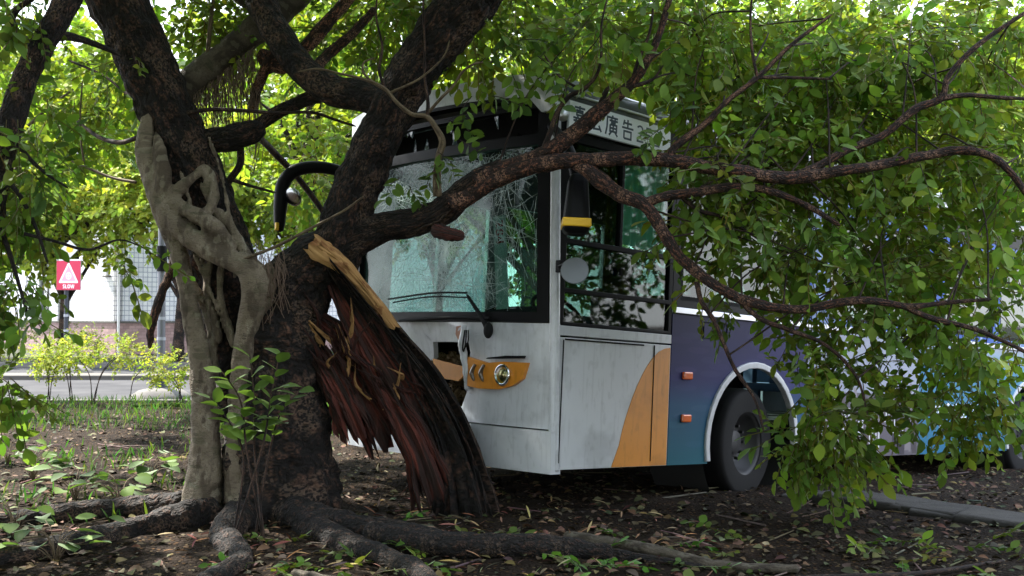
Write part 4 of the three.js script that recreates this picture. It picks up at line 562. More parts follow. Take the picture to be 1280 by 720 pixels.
  br([[998, 220, 6.88, 6], [1030, 204, 6.9, 5.5], [1060, 187, 6.9, 5], [1102, 170, 6.9, 4.5], [1145, 136, 6.88, 5], [1177, 122, 6.86, 4.5], [1184, 98, 6.85, 3.5], [1217, 61, 6.85, 3], [1272, 22, 6.85, 2.5], [1300, 5, 6.85, 2]]);
  br([[1172, 124, 6.86, 4], [1205, 119, 6.85, 3.2], [1250, 122, 6.84, 2.6], [1295, 124, 6.8, 2]]);
  br([[871, 352, 6.93, 3.6], [876, 375, 6.93, 3.2], [892, 400, 6.92, 3], [905, 430, 6.9, 2.6], [918, 460, 6.9, 2.4], [944, 500, 6.88, 1.8], [955, 540, 6.86, 1.3]]);
  br([[925, 376, 6.9, 3.6], [950, 398, 6.88, 3.2], [985, 412, 6.86, 3], [1030, 430, 6.85, 2.4], [1070, 470, 6.85, 1.8], [1085, 520, 6.85, 1.2]]);
  br([[845, 240, 7.0, 3], [872, 262, 7.02, 2.6], [905, 272, 7.05, 2.2], [950, 300, 7.1, 1.6]], M.twig);
  // thin twigs
  const tw = (l, mat = M.twig) => wpart(tree, 'twig', limb(l, { amp: 0.06, seg: 6, ring: 0.03, tile: 0.3 }), mat);
  tw([[680, 186, 7.22, 3.6], [688, 165, 7.2, 3.4], [697, 140, 7.2, 3.2], [712, 120, 7.18, 3], [729, 112, 7.15, 2.6], [745, 95, 7.12, 2.2], [751, 75, 7.1, 1.8], [752, 30, 7.1, 1.4], [760, -5, 7.1, 1.2]]);
  tw([[748, 140, 7.12, 4.5], [754, 122, 7.11, 3.5], [761, 108, 7.1, 3]]); tw([[790, 104, 7.05, 3], [795, 84, 7.03, 2.4], [812, 40, 7, 1.8], [818, -5, 7, 1.4]]);
  tw([[786, 110, 7.05, 2.4], [815, 100, 7.0, 1.8], [830, 80, 7, 1.4]]); tw([[728, 113, 7.15, 1.8], [700, 96, 7.15, 1.4], [680, 68, 7.15, 1.2]]);
  tw([[547, 245, 7.45, 5.5], [546, 222, 7.42, 5], [548, 197, 7.4, 4.5], [553, 177, 7.4, 4.5], [545, 160, 7.4, 3.6], [534, 146, 7.4, 3.4], [515, 143, 7.4, 2.8], [496, 128, 7.4, 2.6], [481, 111, 7.4, 2.4], [458, 100, 7.4, 2], [425, 92, 7.4, 1.6], [396, 86, 7.4, 1.4], [372, 90, 7.4, 1]], M.paletwig);
  tw([[534, 147, 7.4, 2.8], [535, 128, 7.4, 2.4], [531, 100, 7.4, 2], [531, 60, 7.38, 1.8], [529, 10, 7.35, 1.5], [530, -20, 7.3, 1.2]], M.twig);
  tw([[536, 140, 7.4, 2.4], [552, 122, 7.38, 2], [566, 108, 7.36, 1.8], [578, 90, 7.34, 1.7], [592, 80, 7.32, 1.5], [618, 77, 7.3, 1.2]], M.paletwig);
  tw([[481, 112, 7.4, 2], [468, 104, 7.4, 1.8], [454, 90, 7.4, 1.6], [455, 78, 7.4, 1.2], [470, 72, 7.4, 1]], M.paletwig); tw([[488, 116, 7.4, 2], [525, 98, 7.38, 1.6], [555, 70, 7.35, 1.2], [562, 50, 7.3, 1]], M.paletwig);
  tw([[481, 110, 7.42, 2.2], [474, 88, 7.42, 1.8], [478, 60, 7.42, 1.6], [470, 20, 7.42, 1.3], [472, -10, 7.4, 1]]);
  tw([[226, 143, 8.0, 3.2], [262, 137, 7.95, 2.6], [300, 138, 7.9, 2.4], [345, 141, 7.85, 2.2], [392, 141, 7.9, 2], [420, 150, 7.95, 1.8], [445, 158, 8, 1.4]]);
  tw([[318, 166, 8.3, 4.5], [342, 190, 9.6, 4.5], [372, 222, 9.75, 4], [406, 268, 9.8, 3.6], [425, 300, 9.8, 3]]);
  tw([[302, 325, 7.6, 2.2], [345, 308, 7.55, 2], [395, 282, 7.5, 1.8], [432, 262, 7.48, 1.6], [455, 245, 7.45, 1.2]], M.paletwig);
  tw([[300, 180, 8.2, 5], [300, 205, 8.2, 4.5], [285, 228, 8.2, 4.5], [277, 245, 8.2, 4], [280, 280, 8.2, 3.5]]); tw([[288, 224, 8.2, 2.4], [312, 232, 8.2, 2], [345, 241, 8.2, 1.6]]);
  tw([[180, 125, 8.4, 2], [160, 118, 8.6, 1.8], [130, 95, 8.8, 1.8], [85, 75, 9, 1.5]]); tw([[172, 172, 8.3, 3.4], [150, 178, 8.5, 3], [125, 172, 8.7, 2.6], [95, 150, 9, 2]]);
  tw([[170, 228, 8.2, 2], [140, 222, 8.3, 1.8], [105, 208, 8.4, 1.6], [70, 192, 8.5, 1.2]], M.paletwig); tw([[105, 205, 8.4, 1.4], [100, 160, 8.4, 1.2], [103, 100, 8.45, 1]], M.paletwig);
  tw([[258, 80, 8.3, 3], [262, 40, 8.3, 2.8], [267, -5, 8.3, 2.4]], M.paletwig);
  // broken red stub under the low limb
  const stub = wpart(tree, 'broken_stub', limb([[545, 288, 7.5, 9], [560, 292, 7.42, 9], [572, 294, 7.36, 7], [580, 296, 7.34, 5]], { amp: 0.2, freq: 14, seg: 12 }), M.rwood, 'short snapped stub of red wood');
  // pale roots strangling the trunk
  const px = (l, dz = 0) => l.map(([x, y, d, r]) => [P(x, y, d + dz), r * d / F]);
  wpart(tree, 'strangler_root', fieldMesh([
    px([[196, 105, 8.02, 3], [188, 135, 7.96, 6], [182, 165, 7.92, 9], [181, 190, 7.9, 12], [188, 214, 7.88, 12.5], [199, 245, 7.86, 14.5], [210, 276, 7.84, 14], [222, 312, 7.83, 11], [231, 350, 7.82, 10], [240, 398, 7.81, 11], [249, 442, 7.8, 13], [254, 490, 7.8, 15], [257, 560, 7.8, 18], [252, 640, 7.75, 27]]),
    px([[196, 166, 7.9, 2], [199, 186, 7.86, 7], [203, 212, 7.83, 9.5], [206, 240, 7.82, 10], [212, 262, 7.82, 9]]),
    px([[204, 255, 7.82, 11], [218, 276, 7.79, 12], [236, 294, 7.76, 12.5], [262, 314, 7.73, 11], [290, 326, 7.69, 11.5], [310, 334, 7.65, 15], [319, 352, 7.63, 17], [316, 382, 7.65, 15], [309, 412, 7.69, 12.5], [302, 455, 7.73, 12], [298, 520, 7.76, 13], [300, 600, 7.76, 18], [306, 650, 7.74, 26]]),
    px([[256, 209, 7.9, 4.5], [243, 220, 7.85, 5], [228, 232, 7.82, 6], [215, 246, 7.81, 8]]),
    px([[261, 212, 7.9, 4.5], [267, 230, 7.85, 5], [268, 248, 7.81, 5.5], [260, 264, 7.77, 6], [252, 276, 7.76, 7]]),
    px([[216, 250, 7.8, 7], [232, 262, 7.76, 8], [250, 272, 7.73, 9], [268, 284, 7.72, 9.5], [280, 298, 7.72, 8], [289, 316, 7.71, 7]]),
    px([[272, 262, 7.84, 4], [283, 276, 7.82, 5], [293, 292, 7.8, 5.5], [303, 309, 7.75, 6], [312, 324, 7.7, 6]]),
    px([[240, 296, 7.78, 5], [256, 296, 7.74, 6], [272, 306, 7.72, 6], [284, 318, 7.71, 6]]),
    px([[262, 328, 7.84, 4], [258, 350, 7.86, 4.2], [259, 372, 7.87, 4], [266, 394, 7.88, 4.5], [274, 425, 7.87, 5]]),
    px([[276, 332, 7.8, 3.6], [275, 352, 7.83, 3.8], [277, 376, 7.85, 3.6], [284, 402, 7.84, 4.2], [292, 430, 7.8, 5]]),
    px([[335, 332, 7.66, 4], [341, 350, 7.66, 4], [338, 372, 7.68, 4.2], [330, 392, 7.72, 4], [319, 412, 7.74, 4.5]]),
    ...[...Array(6).keys()].map((i) => { const r = rng(900 + i), x0 = rr(196, 262, r), y0 = rr(150, 262, r), L = rr(70, 190, r), a = rr(3, 9, r), f = rr(2, 5, r), q = rr(0, 6, r), r0 = rr(1.8, 3.8, r); return px([0, 0.16, 0.33, 0.5, 0.67, 0.84, 1].map((t) => { const y = y0 + L * t; return [x0 + (y - y0) * 0.33 + a * Math.sin(t * f + q), y, 7.86 - 0.03 * Math.sin(t * 3.1) - (y > 300 ? 0.0 : 0.0), r0 * (1 - 0.4 * Math.abs(t - 0.4))]; })); }),
    px([[232, 345, 7.86, 4], [246, 362, 7.9, 4.5], [258, 392, 7.92, 4.5], [266, 430, 7.9, 5], [268, 470, 7.88, 6]]),
  ], { k: 0.016, h: 0.0165, amp: 0.006, freq: 11 }), M.root, 'pale grey roots fused in a lattice over the dark trunk');
  // roots running out over the ground
  const gr = (l, mat = M.bark) => wpart(tree, 'surface_root', tube(l.map(([x, z, r]) => [V(x, ground(x, z) + r * 0.25, z), r]), { amp: 0.12, freq: 5, tile: 0.5 }), mat);
  gr([[-2.15, -7.7, 0.15], [-2.5, -7.2, 0.09], [-2.75, -6.6, 0.09], [-3.2, -6.1, 0.06], [-3.5, -5.4, 0.03]]); gr([[-1.9, -7.6, 0.14], [-1.85, -7.0, 0.1], [-1.6, -6.4, 0.07], [-1.65, -5.7, 0.07], [-1.4, -5.0, 0.03]]);
  gr([[-1.6, -7.7, 0.16], [-1.2, -7.3, 0.12], [-0.8, -7.1, 0.1], [-0.2, -6.7, 0.08], [0.4, -6.6, 0.05], [1.1, -6.2, 0.03]], M.bark); gr([[-2.2, -7.9, 0.16], [-2.9, -7.8, 0.1], [-3.6, -7.5, 0.07], [-4.3, -7.6, 0.03]]);
  gr([[-1.5, -7.6, 0.12], [-1.1, -6.9, 0.09], [-0.6, -6.2, 0.07], [-0.3, -5.5, 0.05], [0.2, -5.0, 0.03]], M.bark);
  wpart(tree, 'hanging_root', limb([[217, 322, 7.9, 5], [211, 345, 7.88, 6], [204, 362, 7.86, 5.5], [196, 385, 7.86, 6], [190, 405, 7.86, 5.5], [188, 422, 7.86, 4.5], [187, 436, 7.86, 2.5]], { amp: 0.2, freq: 12, seg: 10 }), M.redbark, 'thick brown root hanging free');
  { const r = rng(51), gs = []; for (let i = 0; i < 210; i++) { const t = r(), x = lerp(205, 318, t), y = lerp(142, 52, t) + 6, d = 8.28 + 0.14 * t + rr(-0.12, 0.12, r), L = rr(18, 80, r) * (1 - 0.4 * t), j = rr(-14, 14, r); gs.push(wire([P(x, y, d), P(x + j * 0.3 + rr(-4, 4, r), y + L * 0.4, d - 0.05), P(x + j + rr(-6, 6, r), y + L, d - 0.08)], rr(0.0018, 0.0045, r), 4, 5)); }
    for (let i = 0; i < 70; i++) { const x = rr(268, 330, r), y = rr(60, 120, r), L = rr(40, 110, r); gs.push(wire([P(x, y, 8.4), P(x + rr(-8, 8, r), y + L * 0.5, 8.35), P(x + rr(-10, 10, r), y + L, 8.33)], rr(0.0016, 0.004, r), 4, 5)); }
    for (let i = 0; i < 60; i++) { const x = rr(315, 352, r), y = rr(300, 345, r); gs.push(wire([P(x, y, 7.62), P(x + rr(-8, 12, r), y + rr(10, 30, r), 7.6), P(x + rr(-14, 14, r), y + rr(30, 70, r), 7.66)], 0.0022, 4, 5)); }
    const m = wpart(tree, 'aerial_roots', merge(gs), M.hair); m.userData.kind = 'stuff'; }
  // leaves: bunches near the lens one by one, then the mass
  const B = [[600, 78, 7.2, 60, 9, [0.7, -0.4]], [640, 92, 7.15, 55, 9, [0.2, 0.9]], [672, 70, 7.15, 50, 9, [0.5, 0.7]], [650, 50, 7.2, 60, 9, [0.8, 0.1]], [690, 95, 7.12, 45, 8, [0.3, 0.9]], [615, 120, 7.2, 40, 7, [0.9, 0.3]], [560, 150, 7.35, 45, 8, [0.8, 0.5]], [548, 190, 7.36, 40, 8, [0.5, 0.8]], [552, 205, 7.36, 40, 8, [-0.5, 0.8]], [575, 175, 7.35, 35, 7, [0.8, 0.5]], [590, 120, 7.3, 40, 7, [-0.3, 0.9]], [830, 160, 6.95, 40, 9, [-0.6, 0.4]], [838, 150, 6.95, 35, 9, [-0.3, -0.8]], [815, 178, 6.95, 30, 8, [-0.5, 0.6]], [855, 140, 6.95, 40, 8, [0.1, -0.9]], [780, 40, 6.9, 50, 8, [0.5, 0.6]], [830, 60, 6.9, 50, 8, [0.5, 0.6]], [872, 262, 6.9, 40, 7, [0.3, 0.9]], [905, 280, 6.85, 45, 8, [0.2, 0.9]], [940, 255, 6.85, 45, 8, [0.3, 0.8]], [965, 300, 6.8, 45, 8, [-0.1, 0.9]], [1010, 270, 6.8, 45, 8, [0.3, 0.9]], [1060, 300, 6.75, 50, 8, [0.3, 0.8]], [1090, 215, 6.75, 45, 8, [0.1, 0.9]], [1150, 205, 6.72, 50, 8, [0.3, 0.9]], [1040, 190, 6.8, 50, 8, [0.6, -0.5]], [1110, 395, 6.7, 50, 8, [0.2, 0.9]], [1170, 405, 6.7, 50, 8, [0.2, 0.9]], [1220, 420, 6.7, 50, 8, [0.2, 0.9]], [1180, 130, 6.8, 50, 8, [0.5, 0.7]], [1225, 130, 6.8, 45, 8, [0.2, 0.9]], [1130, 60, 6.85, 50, 8, [0.5, 0.5]], [1035, 40, 6.9, 50, 8, [0.4, 0.7]], [955, 100, 6.95, 45, 8, [0.3, 0.8]], [1000, 440, 6.8, 45, 8, [0, 1]], [500, 222, 7.55, 36, 7, [-0.5, 0.8]], [512, 232, 7.5, 32, 7, [0.5, 0.8]]];
  B.forEach((b, i) => bunch(tree, b[0], b[1], b[2], b[3], b[4], 600 + i, b[5], i < 15 ? 2 : 0, i < 15 ? 0.92 : 0.95));
  const r = rng(88), cl = [], fill = (x0, y0, x1, y1, d0, d1, n, rad, per, hue = 1) => { for (let i = 0; i < n; i++) cl.push([P(rr(x0, x1, r), rr(y0, y1, r), rr(d0, d1, r)), rad * rr(0.7, 1.3, r), Math.round(per * rr(0.6, 1.4, r)), hue * rr(0.85, 1.2, r)]); };
  fill(860, 0, 1290, 180, 7.2, 9.2, 66, 0.3, 17); fill(850, 90, 1000, 190, 7.3, 8.4, 12, 0.22, 13); fill(920, 180, 1290, 330, 7.0, 8.6, 44, 0.27, 13); fill(1000, 300, 1290, 410, 7.0, 8.4, 24, 0.22, 10); fill(1040, 410, 1290, 520, 7.0, 8.0, 14, 0.14, 7);
  fill(1020, 420, 1080, 590, 7.2, 8.2, 13, 0.15, 9); fill(990, 540, 1020, 610, 7.2, 7.8, 3, 0.09, 7); fill(1145, 480, 1230, 550, 7.0, 7.6, 6, 0.12, 7); fill(700, -20, 880, 70, 7.2, 9, 18, 0.26, 13); fill(850, 200, 960, 300, 7.1, 8.0, 9, 0.18, 9); fill(880, 300, 990, 400, 7.0, 7.6, 5, 0.1, 4);
  fill(560, -30, 700, 60, 7.6, 8.6, 12, 0.22, 12); fill(400, -20, 520, 60, 8.4, 9.4, 14, 0.24, 12); fill(225, -10, 330, 40, 8.5, 9.5, 10, 0.24, 12); fill(330, 165, 430, 290, 10.6, 12.5, 10, 0.25, 9); fill(365, 420, 400, 470, 8.9, 9.2, 3, 0.14, 7);
  const clear = (p) => { const q = toPx(p); return !(q[0] > 690 && q[0] < 850 && q[1] > 108 && q[1] < 470) && !(q[0] > 440 && q[0] < 690 && q[1] > 110); };
  { // side twigs that carry the clumps, from the nearest point of a bough
    const pts = []; tree.traverse((m) => { if (m.name === 'branch') { const a = m.geometry.attributes.position; for (let i = 0; i < a.count; i += 61) pts.push(V(a.getX(i), a.getY(i), a.getZ(i)).add(tree.position)); } });
    for (const [c] of cl) { const q = toPx(c); if (q[0] < 700 || !clear(c)) continue; const near = pts.map((p) => [p.distanceToSquared(c) * rr(1, 2.2, r), p]).sort((a, b) => a[0] - b[0]); if (!near.length) continue; const b = near[0][1]; pts.splice(pts.indexOf(b), 1); const l = b.distanceTo(c); if (l < 0.12 || l > 1.4) continue; const m = b.clone().lerp(c, 0.5).add(V(rr(-0.08, 0.08, r), rr(0, 0.12, r), rr(-0.06, 0.06, r))), e = c.clone().addScaledVector(c.clone().sub(b), 0.25).add(V(0, -0.06, 0)); wpart(tree, 'twig', tube([[b, 0.007], [m, 0.0055], [c, 0.004], [e, 0.002]], { seg: 5, ring: 0.06, amp: 0.05 }), M.twig); } }
  crown(tree, cl.filter((_, i) => i % 2), SP.near, LM.main, 90, { droop: 0.55, keep: clear });
  crown(tree, cl.filter((_, i) => i % 2 === 0), SP.near, LM.light, 91, { droop: 0.55, keep: clear });
  // the spread of the crown overhead, out of view, that keeps bus and verge in shade
  const top = []; for (let i = 0; i < 180; i++) { const x = rr(-7.5, 1.2, r), z = -rr(-2, 14.5, r); top.push([V(x, rr(4.8, 8.4, r) + (-z > 9 ? 0.8 : 0), z), rr(0.7, 1.25, r), 34, rr(0.85, 1.15, r)]); }
  crown(tree, top, SP.mid, LM.main, 93, { droop: 0.1, scale: 1.15, keep: (p) => { const q = toPx(p); return q[1] < 30 && (q[1] < -20 || -p.z > 7); } });
}
// ---------------------------------------------------------------- the snapped trunk between tree and bus
{
  const base = P(594, 640, 8.1), o = thing('snapped_trunk', 'snapped dark trunk with splintered pale and red wood against the bus front', 'tree trunk', V(base.x, 0, base.z));
  // torn slivers: flat tapering pieces with ragged ends
  const sliver = (l, w, th, seed) => { const r = rng(seed), c = new THREE.CatmullRomCurve3(l.map(([x, y, d]) => P(x, y, d)), false, 'centripetal'), n = 26, m = 9, pos = [], uv = [], idx = []; const up = V(0, 0, 1);
    for (let i = 0; i <= n; i++) { const t = i / n, p = c.getPoint(t), tg = c.getTangent(t), s = tg.clone().cross(up).normalize(), k = w(t); for (let j = 0; j <= m; j++) { const a = j / m * 2 * Math.PI, rag = 1 + 0.3 * n3(j * 1.7 + seed, t * 3, seed) , q = p.clone().addScaledVector(s, Math.cos(a) * k * rag).addScaledVector(up, Math.sin(a) * th * (0.4 + 0.6 * Math.min(1, k / w(0.4))) * (1 + 0.5 * n3(t * 6, j * 2.1, seed))); if (i === 0 || i === n) q.addScaledVector(tg, (i ? 1 : -1) * rr(0, 0.06, r)); pos.push(q.x, q.y, q.z); uv.push(j / m * 0.5, t * p.distanceTo(c.getPoint(0)) * 1.2 + t); } }
    for (let i = 0; i < n; i++) for (let j = 0; j < m; j++) { const a = i * (m + 1) + j, b = a + m + 1; idx.push(a, a + 1, b, b, a + 1, b + 1); }
    const g = new THREE.BufferGeometry(); g.setAttribute('position', new THREE.Float32BufferAttribute(pos, 3)); g.setAttribute('uv', new THREE.Float32BufferAttribute(uv, 2)); g.setIndex(idx); g.computeVertexNormals(); return g; };
  const px = 8 / F;
  wpart(o, 'splinter', sliver([[392, 306, 7.66], [410, 320, 7.66], [440, 345, 7.7], [468, 375, 7.76], [490, 406, 7.84]], (t) => px * lerp(14, 7, t) * (0.8 + 0.2 * Math.sin(t * 9)), 0.035, 3), M.wood, 'long pale freshly torn splinter');
  wpart(o, 'splinter', sliver([[405, 308, 7.64], [428, 326, 7.66], [452, 352, 7.7], [476, 386, 7.78]], (t) => px * lerp(7, 4, t), 0.03, 5), M.wood, 'narrow pale splinter');
  // torn slabs: flat, angular, streaked along the grain, with teeth of unequal length at the tip
  const slab = (l, wf, wt, th, seed, teeth = 0.16, m = 46, foot = 0) => { const r = rng(seed), c = new THREE.CatmullRomCurve3(l.map(([x, y, d]) => P(x, y, d)), false, 'centripetal'), n = 44, pos = [], uv = [], idx = [], up = V(0, 0, 1), len = c.getLength(), A = () => [...Array(m).keys()]; let run = 0;
    const groove = A().map((j) => (run = j % 3 ? run * 0.55 + rr(-0.5, 0.5, r) : rr(-1, 1, r))), tooth = A().map((j) => (j % 4 === 0 ? rr(0.6, 1, r) : rr(0, 0.75, r) * (0.4 + 0.6 * r())) * teeth);
    for (let i = 0; i <= n; i++) { const t = i / n; for (let j = 0; j <= m; j++) { const jj = j % m, a = jj / m * 2 * Math.PI, pull = Math.max(0, 1 - t * len / (0.12 + teeth * 1.1)), pb = foot ? Math.max(0, 1 - (1 - t) * len / (0.1 + foot * 1.1)) : 0, tt = clamp(t + tooth[jj] / len * pull - tooth[(jj * 7 + 3) % m] / teeth * foot / len * pb, 0, 1), p = c.getPoint(tt), s = c.getTangent(tt).cross(up).normalize(), w = px * lerp(wt, wf, t) * (1 + 0.12 * n3(t * 2.5, seed, 2)), ca = Math.sign(Math.cos(a)) * Math.pow(Math.abs(Math.cos(a)), 0.7), sa = Math.sign(Math.sin(a)) * Math.pow(Math.abs(Math.sin(a)), 0.8), g = groove[jj] + 0.7 * n3(jj * 0.9, t * 2.2, seed) + 0.35 * n3(jj * 3.1, t * 9, seed), k = 1 + 0.2 * g;
      p.addScaledVector(s, ca * w * (1 + 0.16 * g)).addScaledVector(up, sa * th * k * (1 - 0.8 * pull * pull) * (1 - 0.8 * pb * pb) + 0.006 * g); pos.push(p.x, p.y, p.z); uv.push(j / m * 1.5, t * len * 0.9); } }
    for (let i = 0; i < n; i++) for (let j = 0; j < m; j++) { const a = i * (m + 1) + j, b = a + m + 1; idx.push(a, a + 1, b, b, a + 1, b + 1); }
    const g = new THREE.BufferGeometry(); g.setAttribute('position', new THREE.Float32BufferAttribute(pos, 3)); g.setAttribute('uv', new THREE.Float32BufferAttribute(uv, 2)); g.setIndex(idx); return toCreasedNormals(g, 0.22); };
  wpart(o, 'trunk', slab([[402, 308, 7.84], [430, 345, 7.92], [462, 388, 8.0], [500, 440, 8.06], [535, 490, 8.1], [562, 545, 8.12], [578, 600, 8.1], [586, 660, 8.1], [590, 720, 8.1]], 44, 5, 0.26, 20, 0.12, 84), std({ map: T.bark, bumpMap: T.barkB, bumpScale: 0.03, roughness: 0.95, color: col(0.4, 0.31, 0.285) }));
  const tear = (label, l, wf, wt, th, seed, teeth, foot) => wpart(o, 'splinter', slab(l, wf, wt, th, seed, teeth, 46, foot), M.rwood, label);
  tear('broad red brown torn slab under the pale splinter', [[414, 340, 7.84], [440, 392, 7.85], [468, 442, 7.88], [505, 505, 7.93], [540, 575, 7.97]], 30, 12, 0.07, 21, 0.2, 0.3);
  tear('red torn slab reaching towards the standing trunk', [[374, 388, 7.95], [405, 404, 7.93], [438, 428, 7.9], [482, 462, 7.92]], 15, 11, 0.05, 22, 0.14, 0.1);
  tear('dark ragged torn slab with a broken tip', [[392, 436, 7.86], [414, 470, 7.86], [434, 510, 7.87], [452, 556, 7.9]], 20, 14, 0.06, 23, 0.22, 0.3);
  tear('dark torn slab behind the ragged one', [[412, 414, 8.0], [440, 462, 8.0], [468, 515, 8.0], [492, 570, 8.0]], 26, 9, 0.09, 24, 0.3, 0.3);
  tear('short red torn sliver', [[464, 384, 7.78], [478, 410, 7.78], [494, 444, 7.82]], 6, 5, 0.03, 25, 0.1, 0.1);
  tear('low dark torn slab facing the bus', [[462, 452, 7.88], [494, 502, 7.88], [524, 556, 7.9], [550, 640, 7.94]], 26, 12, 0.09, 26, 0.35, 0.25);
  for (let i = 0; i < 34; i++) { const r = rng(200 + i), x = rr(398, 530, r), y = 400 + (x - 398) * 0.75 + rr(-20, 50, r), a = rr(-1.3, 0.5, r), L = rr(14, 55, r), d = rr(7.72, 7.82, r), cv = rr(-9, 9, r); wpart(o, 'splinter', sliver([[x + Math.sin(a) * L, y - Math.cos(a) * L, d - 0.03], [x + Math.sin(a) * L * 0.5 + cv, y - Math.cos(a) * L * 0.45, d + 0.02], [x, y, d + 0.08]], (t) => px * lerp(0.6, rr(2, 4.5, rng(i)), t), 0.012, 220 + i), i % 3 ? M.rwood : M.wood); }
}
// ---------------------------------------------------------------- the leaning tree at the edge, and its dark hanging leaves
{
  const p0 = P(-75, 640, 6.2), o = thing('leaning_tree', 'slim dark leaning tree with shaded leaves hanging from thin branches', 'tree', V(p0.x, ground(p0.x, p0.z) - 0.02, p0.z));
  wpart(o, 'trunk', limb([[-78, 720, 6.2, 34], [-66, 560, 6.2, 25], [-45, 410, 6.2, 21], [-18, 285, 6.2, 18], [2, 200, 6.2, 16], [17, 140, 6.2, 16], [35, 90, 6.2, 15], [62, 40, 6.2, 15.5], [86, -2, 6.2, 16], [112, -60, 6.2, 14], [150, -140, 6.2, 10]], { amp: 0.08, freq: 6, ridge: 0.1, tile: 0.5 }), M.bark);
  const br = (l) => wpart(o, 'branch', limb(l, { amp: 0.08, freq: 8, tile: 0.3 }), M.bark);
  br([[38, 78, 6.25, 7], [28, 48, 6.3, 7], [4, 44, 6.35, 6], [-30, 50, 6.4, 5]]); br([[50, 52, 6.4, 6], [80, 45, 6.6, 6], [110, 52, 6.8, 4.5], [150, 68, 7.0, 3]]); br([[10, 45, 6.3, 6], [16, 18, 6.3, 6], [30, 5, 6.3, 4], [60, -12, 6.3, 3]]);
  br([[12, 160, 6.2, 3.5], [30, 190, 6.1, 3], [55, 215, 6.05, 2.4], [85, 235, 6, 1.6]]); br([[0, 215, 6.2, 4], [25, 245, 6.1, 3], [45, 285, 6.05, 2.4], [60, 330, 6, 1.6]]); br([[-12, 265, 6.2, 4], [6, 300, 6.1, 3], [22, 350, 6.05, 2.4], [35, 395, 6, 1.6]]);
  br([[30, 292, 6.1, 2.2], [70, 302, 6.2, 2], [110, 312, 6.3, 1.8], [150, 300, 6.4, 1.2], [185, 312, 6.5, 0.9]]);
  const r = rng(140), cl = [], fill = (x0, y0, x1, y1, d0, d1, n, rad, per) => { for (let i = 0; i < n; i++) cl.push([P(rr(x0, x1, r), rr(y0, y1, r), rr(d0, d1, r)), rad * rr(0.7, 1.3, r), Math.round(per * rr(0.6, 1.4, r)), rr(0.8, 1.15, r)]); };
  fill(-20, 130, 75, 240, 6.0, 7.0, 13, 0.17, 7); fill(-20, 250, 40, 400, 6.0, 6.6, 10, 0.12, 7); fill(-20, 0, 60, 40, 6.0, 6.6, 5, 0.13, 5); fill(90, 300, 170, 335, 6.3, 6.7, 6, 0.09, 2); fill(-10, 470, 26, 490, 6.3, 6.5, 3, 0.08, 6);
  fill(75, 70, 170, 150, 7.8, 9.5, 5, 0.18, 7);
  crown(o, cl, SP.near, LM.main, 141, { droop: 0.7, scale: 0.9, keep: (p) => { const q = toPx(p); return !(q[0] > 45 && q[0] < 125 && q[1] > 262 && q[1] < 400); } });
  bunch(o, 14, 18, 5.9, 40, 6, 701, [0.1, 0.9], 3, 1.1); bunch(o, 40, 215, 5.95, 45, 7, 702, [0.4, 0.8], 3); bunch(o, 28, 370, 5.95, 45, 8, 704, [0.3, 0.9], 3);
}
// ---------------------------------------------------------------- trees behind
function backTree(name, label, x, z, h, crowns, mat, kinds, seed, group, { tr = 0.14, scale = 1, per = 34, tone = M.bark } = {}) {
  const r = rng(seed), g0 = -z > 33 ? -0.06 : ground(x, z), o = thing(name, label, 'tree', V(x, g0, z), group), lean = rr(-0.5, 0.5, r);
  const topP = V(lean, h * 0.72, rr(-0.4, 0.4, r)); part(o, 'trunk', tube([[V(0, -0.08, 0), tr * 1.3], [V(lean * 0.2, h * 0.2, 0), tr], [V(lean * 0.6, h * 0.45, 0.1), tr * 0.8], [topP, tr * 0.35]], { amp: 0.09, freq: 3, tile: 0.7, ring: 0.12 }), tone);
  const cl = [];
  for (const [cx, cy, cz, rx, ry, n] of crowns) for (let i = 0; i < n; i++) {
    let d; do d = V(rr(-1, 1, r), rr(-1, 1, r), rr(-1, 1, r)); while (d.lengthSq() > 1); d.multiplyScalar(Math.pow(d.length(), -0.4));
    const c = V(cx + d.x * rx, cy + d.y * ry, cz + d.z * rx); cl.push([c.clone().add(o.position), rr(0.55, 1.0, r) * rx * 0.32, Math.round(per * rr(0.6, 1.4, r)), rr(0.8, 1.25, r)]);
    if (i % 3 === 0) { const s = V(lean * 0.5, h * rr(0.25, 0.55, r), 0), m = s.clone().lerp(c, 0.55).add(V(0, 0.25, 0)); part(o, 'limb', tube([[s, tr * 0.45], [m, tr * 0.28], [c, tr * 0.1]], { seg: 7, amp: 0.08, ring: 0.15 }), tone); }
  }
  crown(o, cl, kinds, mat, seed + 1, { scale, droop: 0.2 });
}
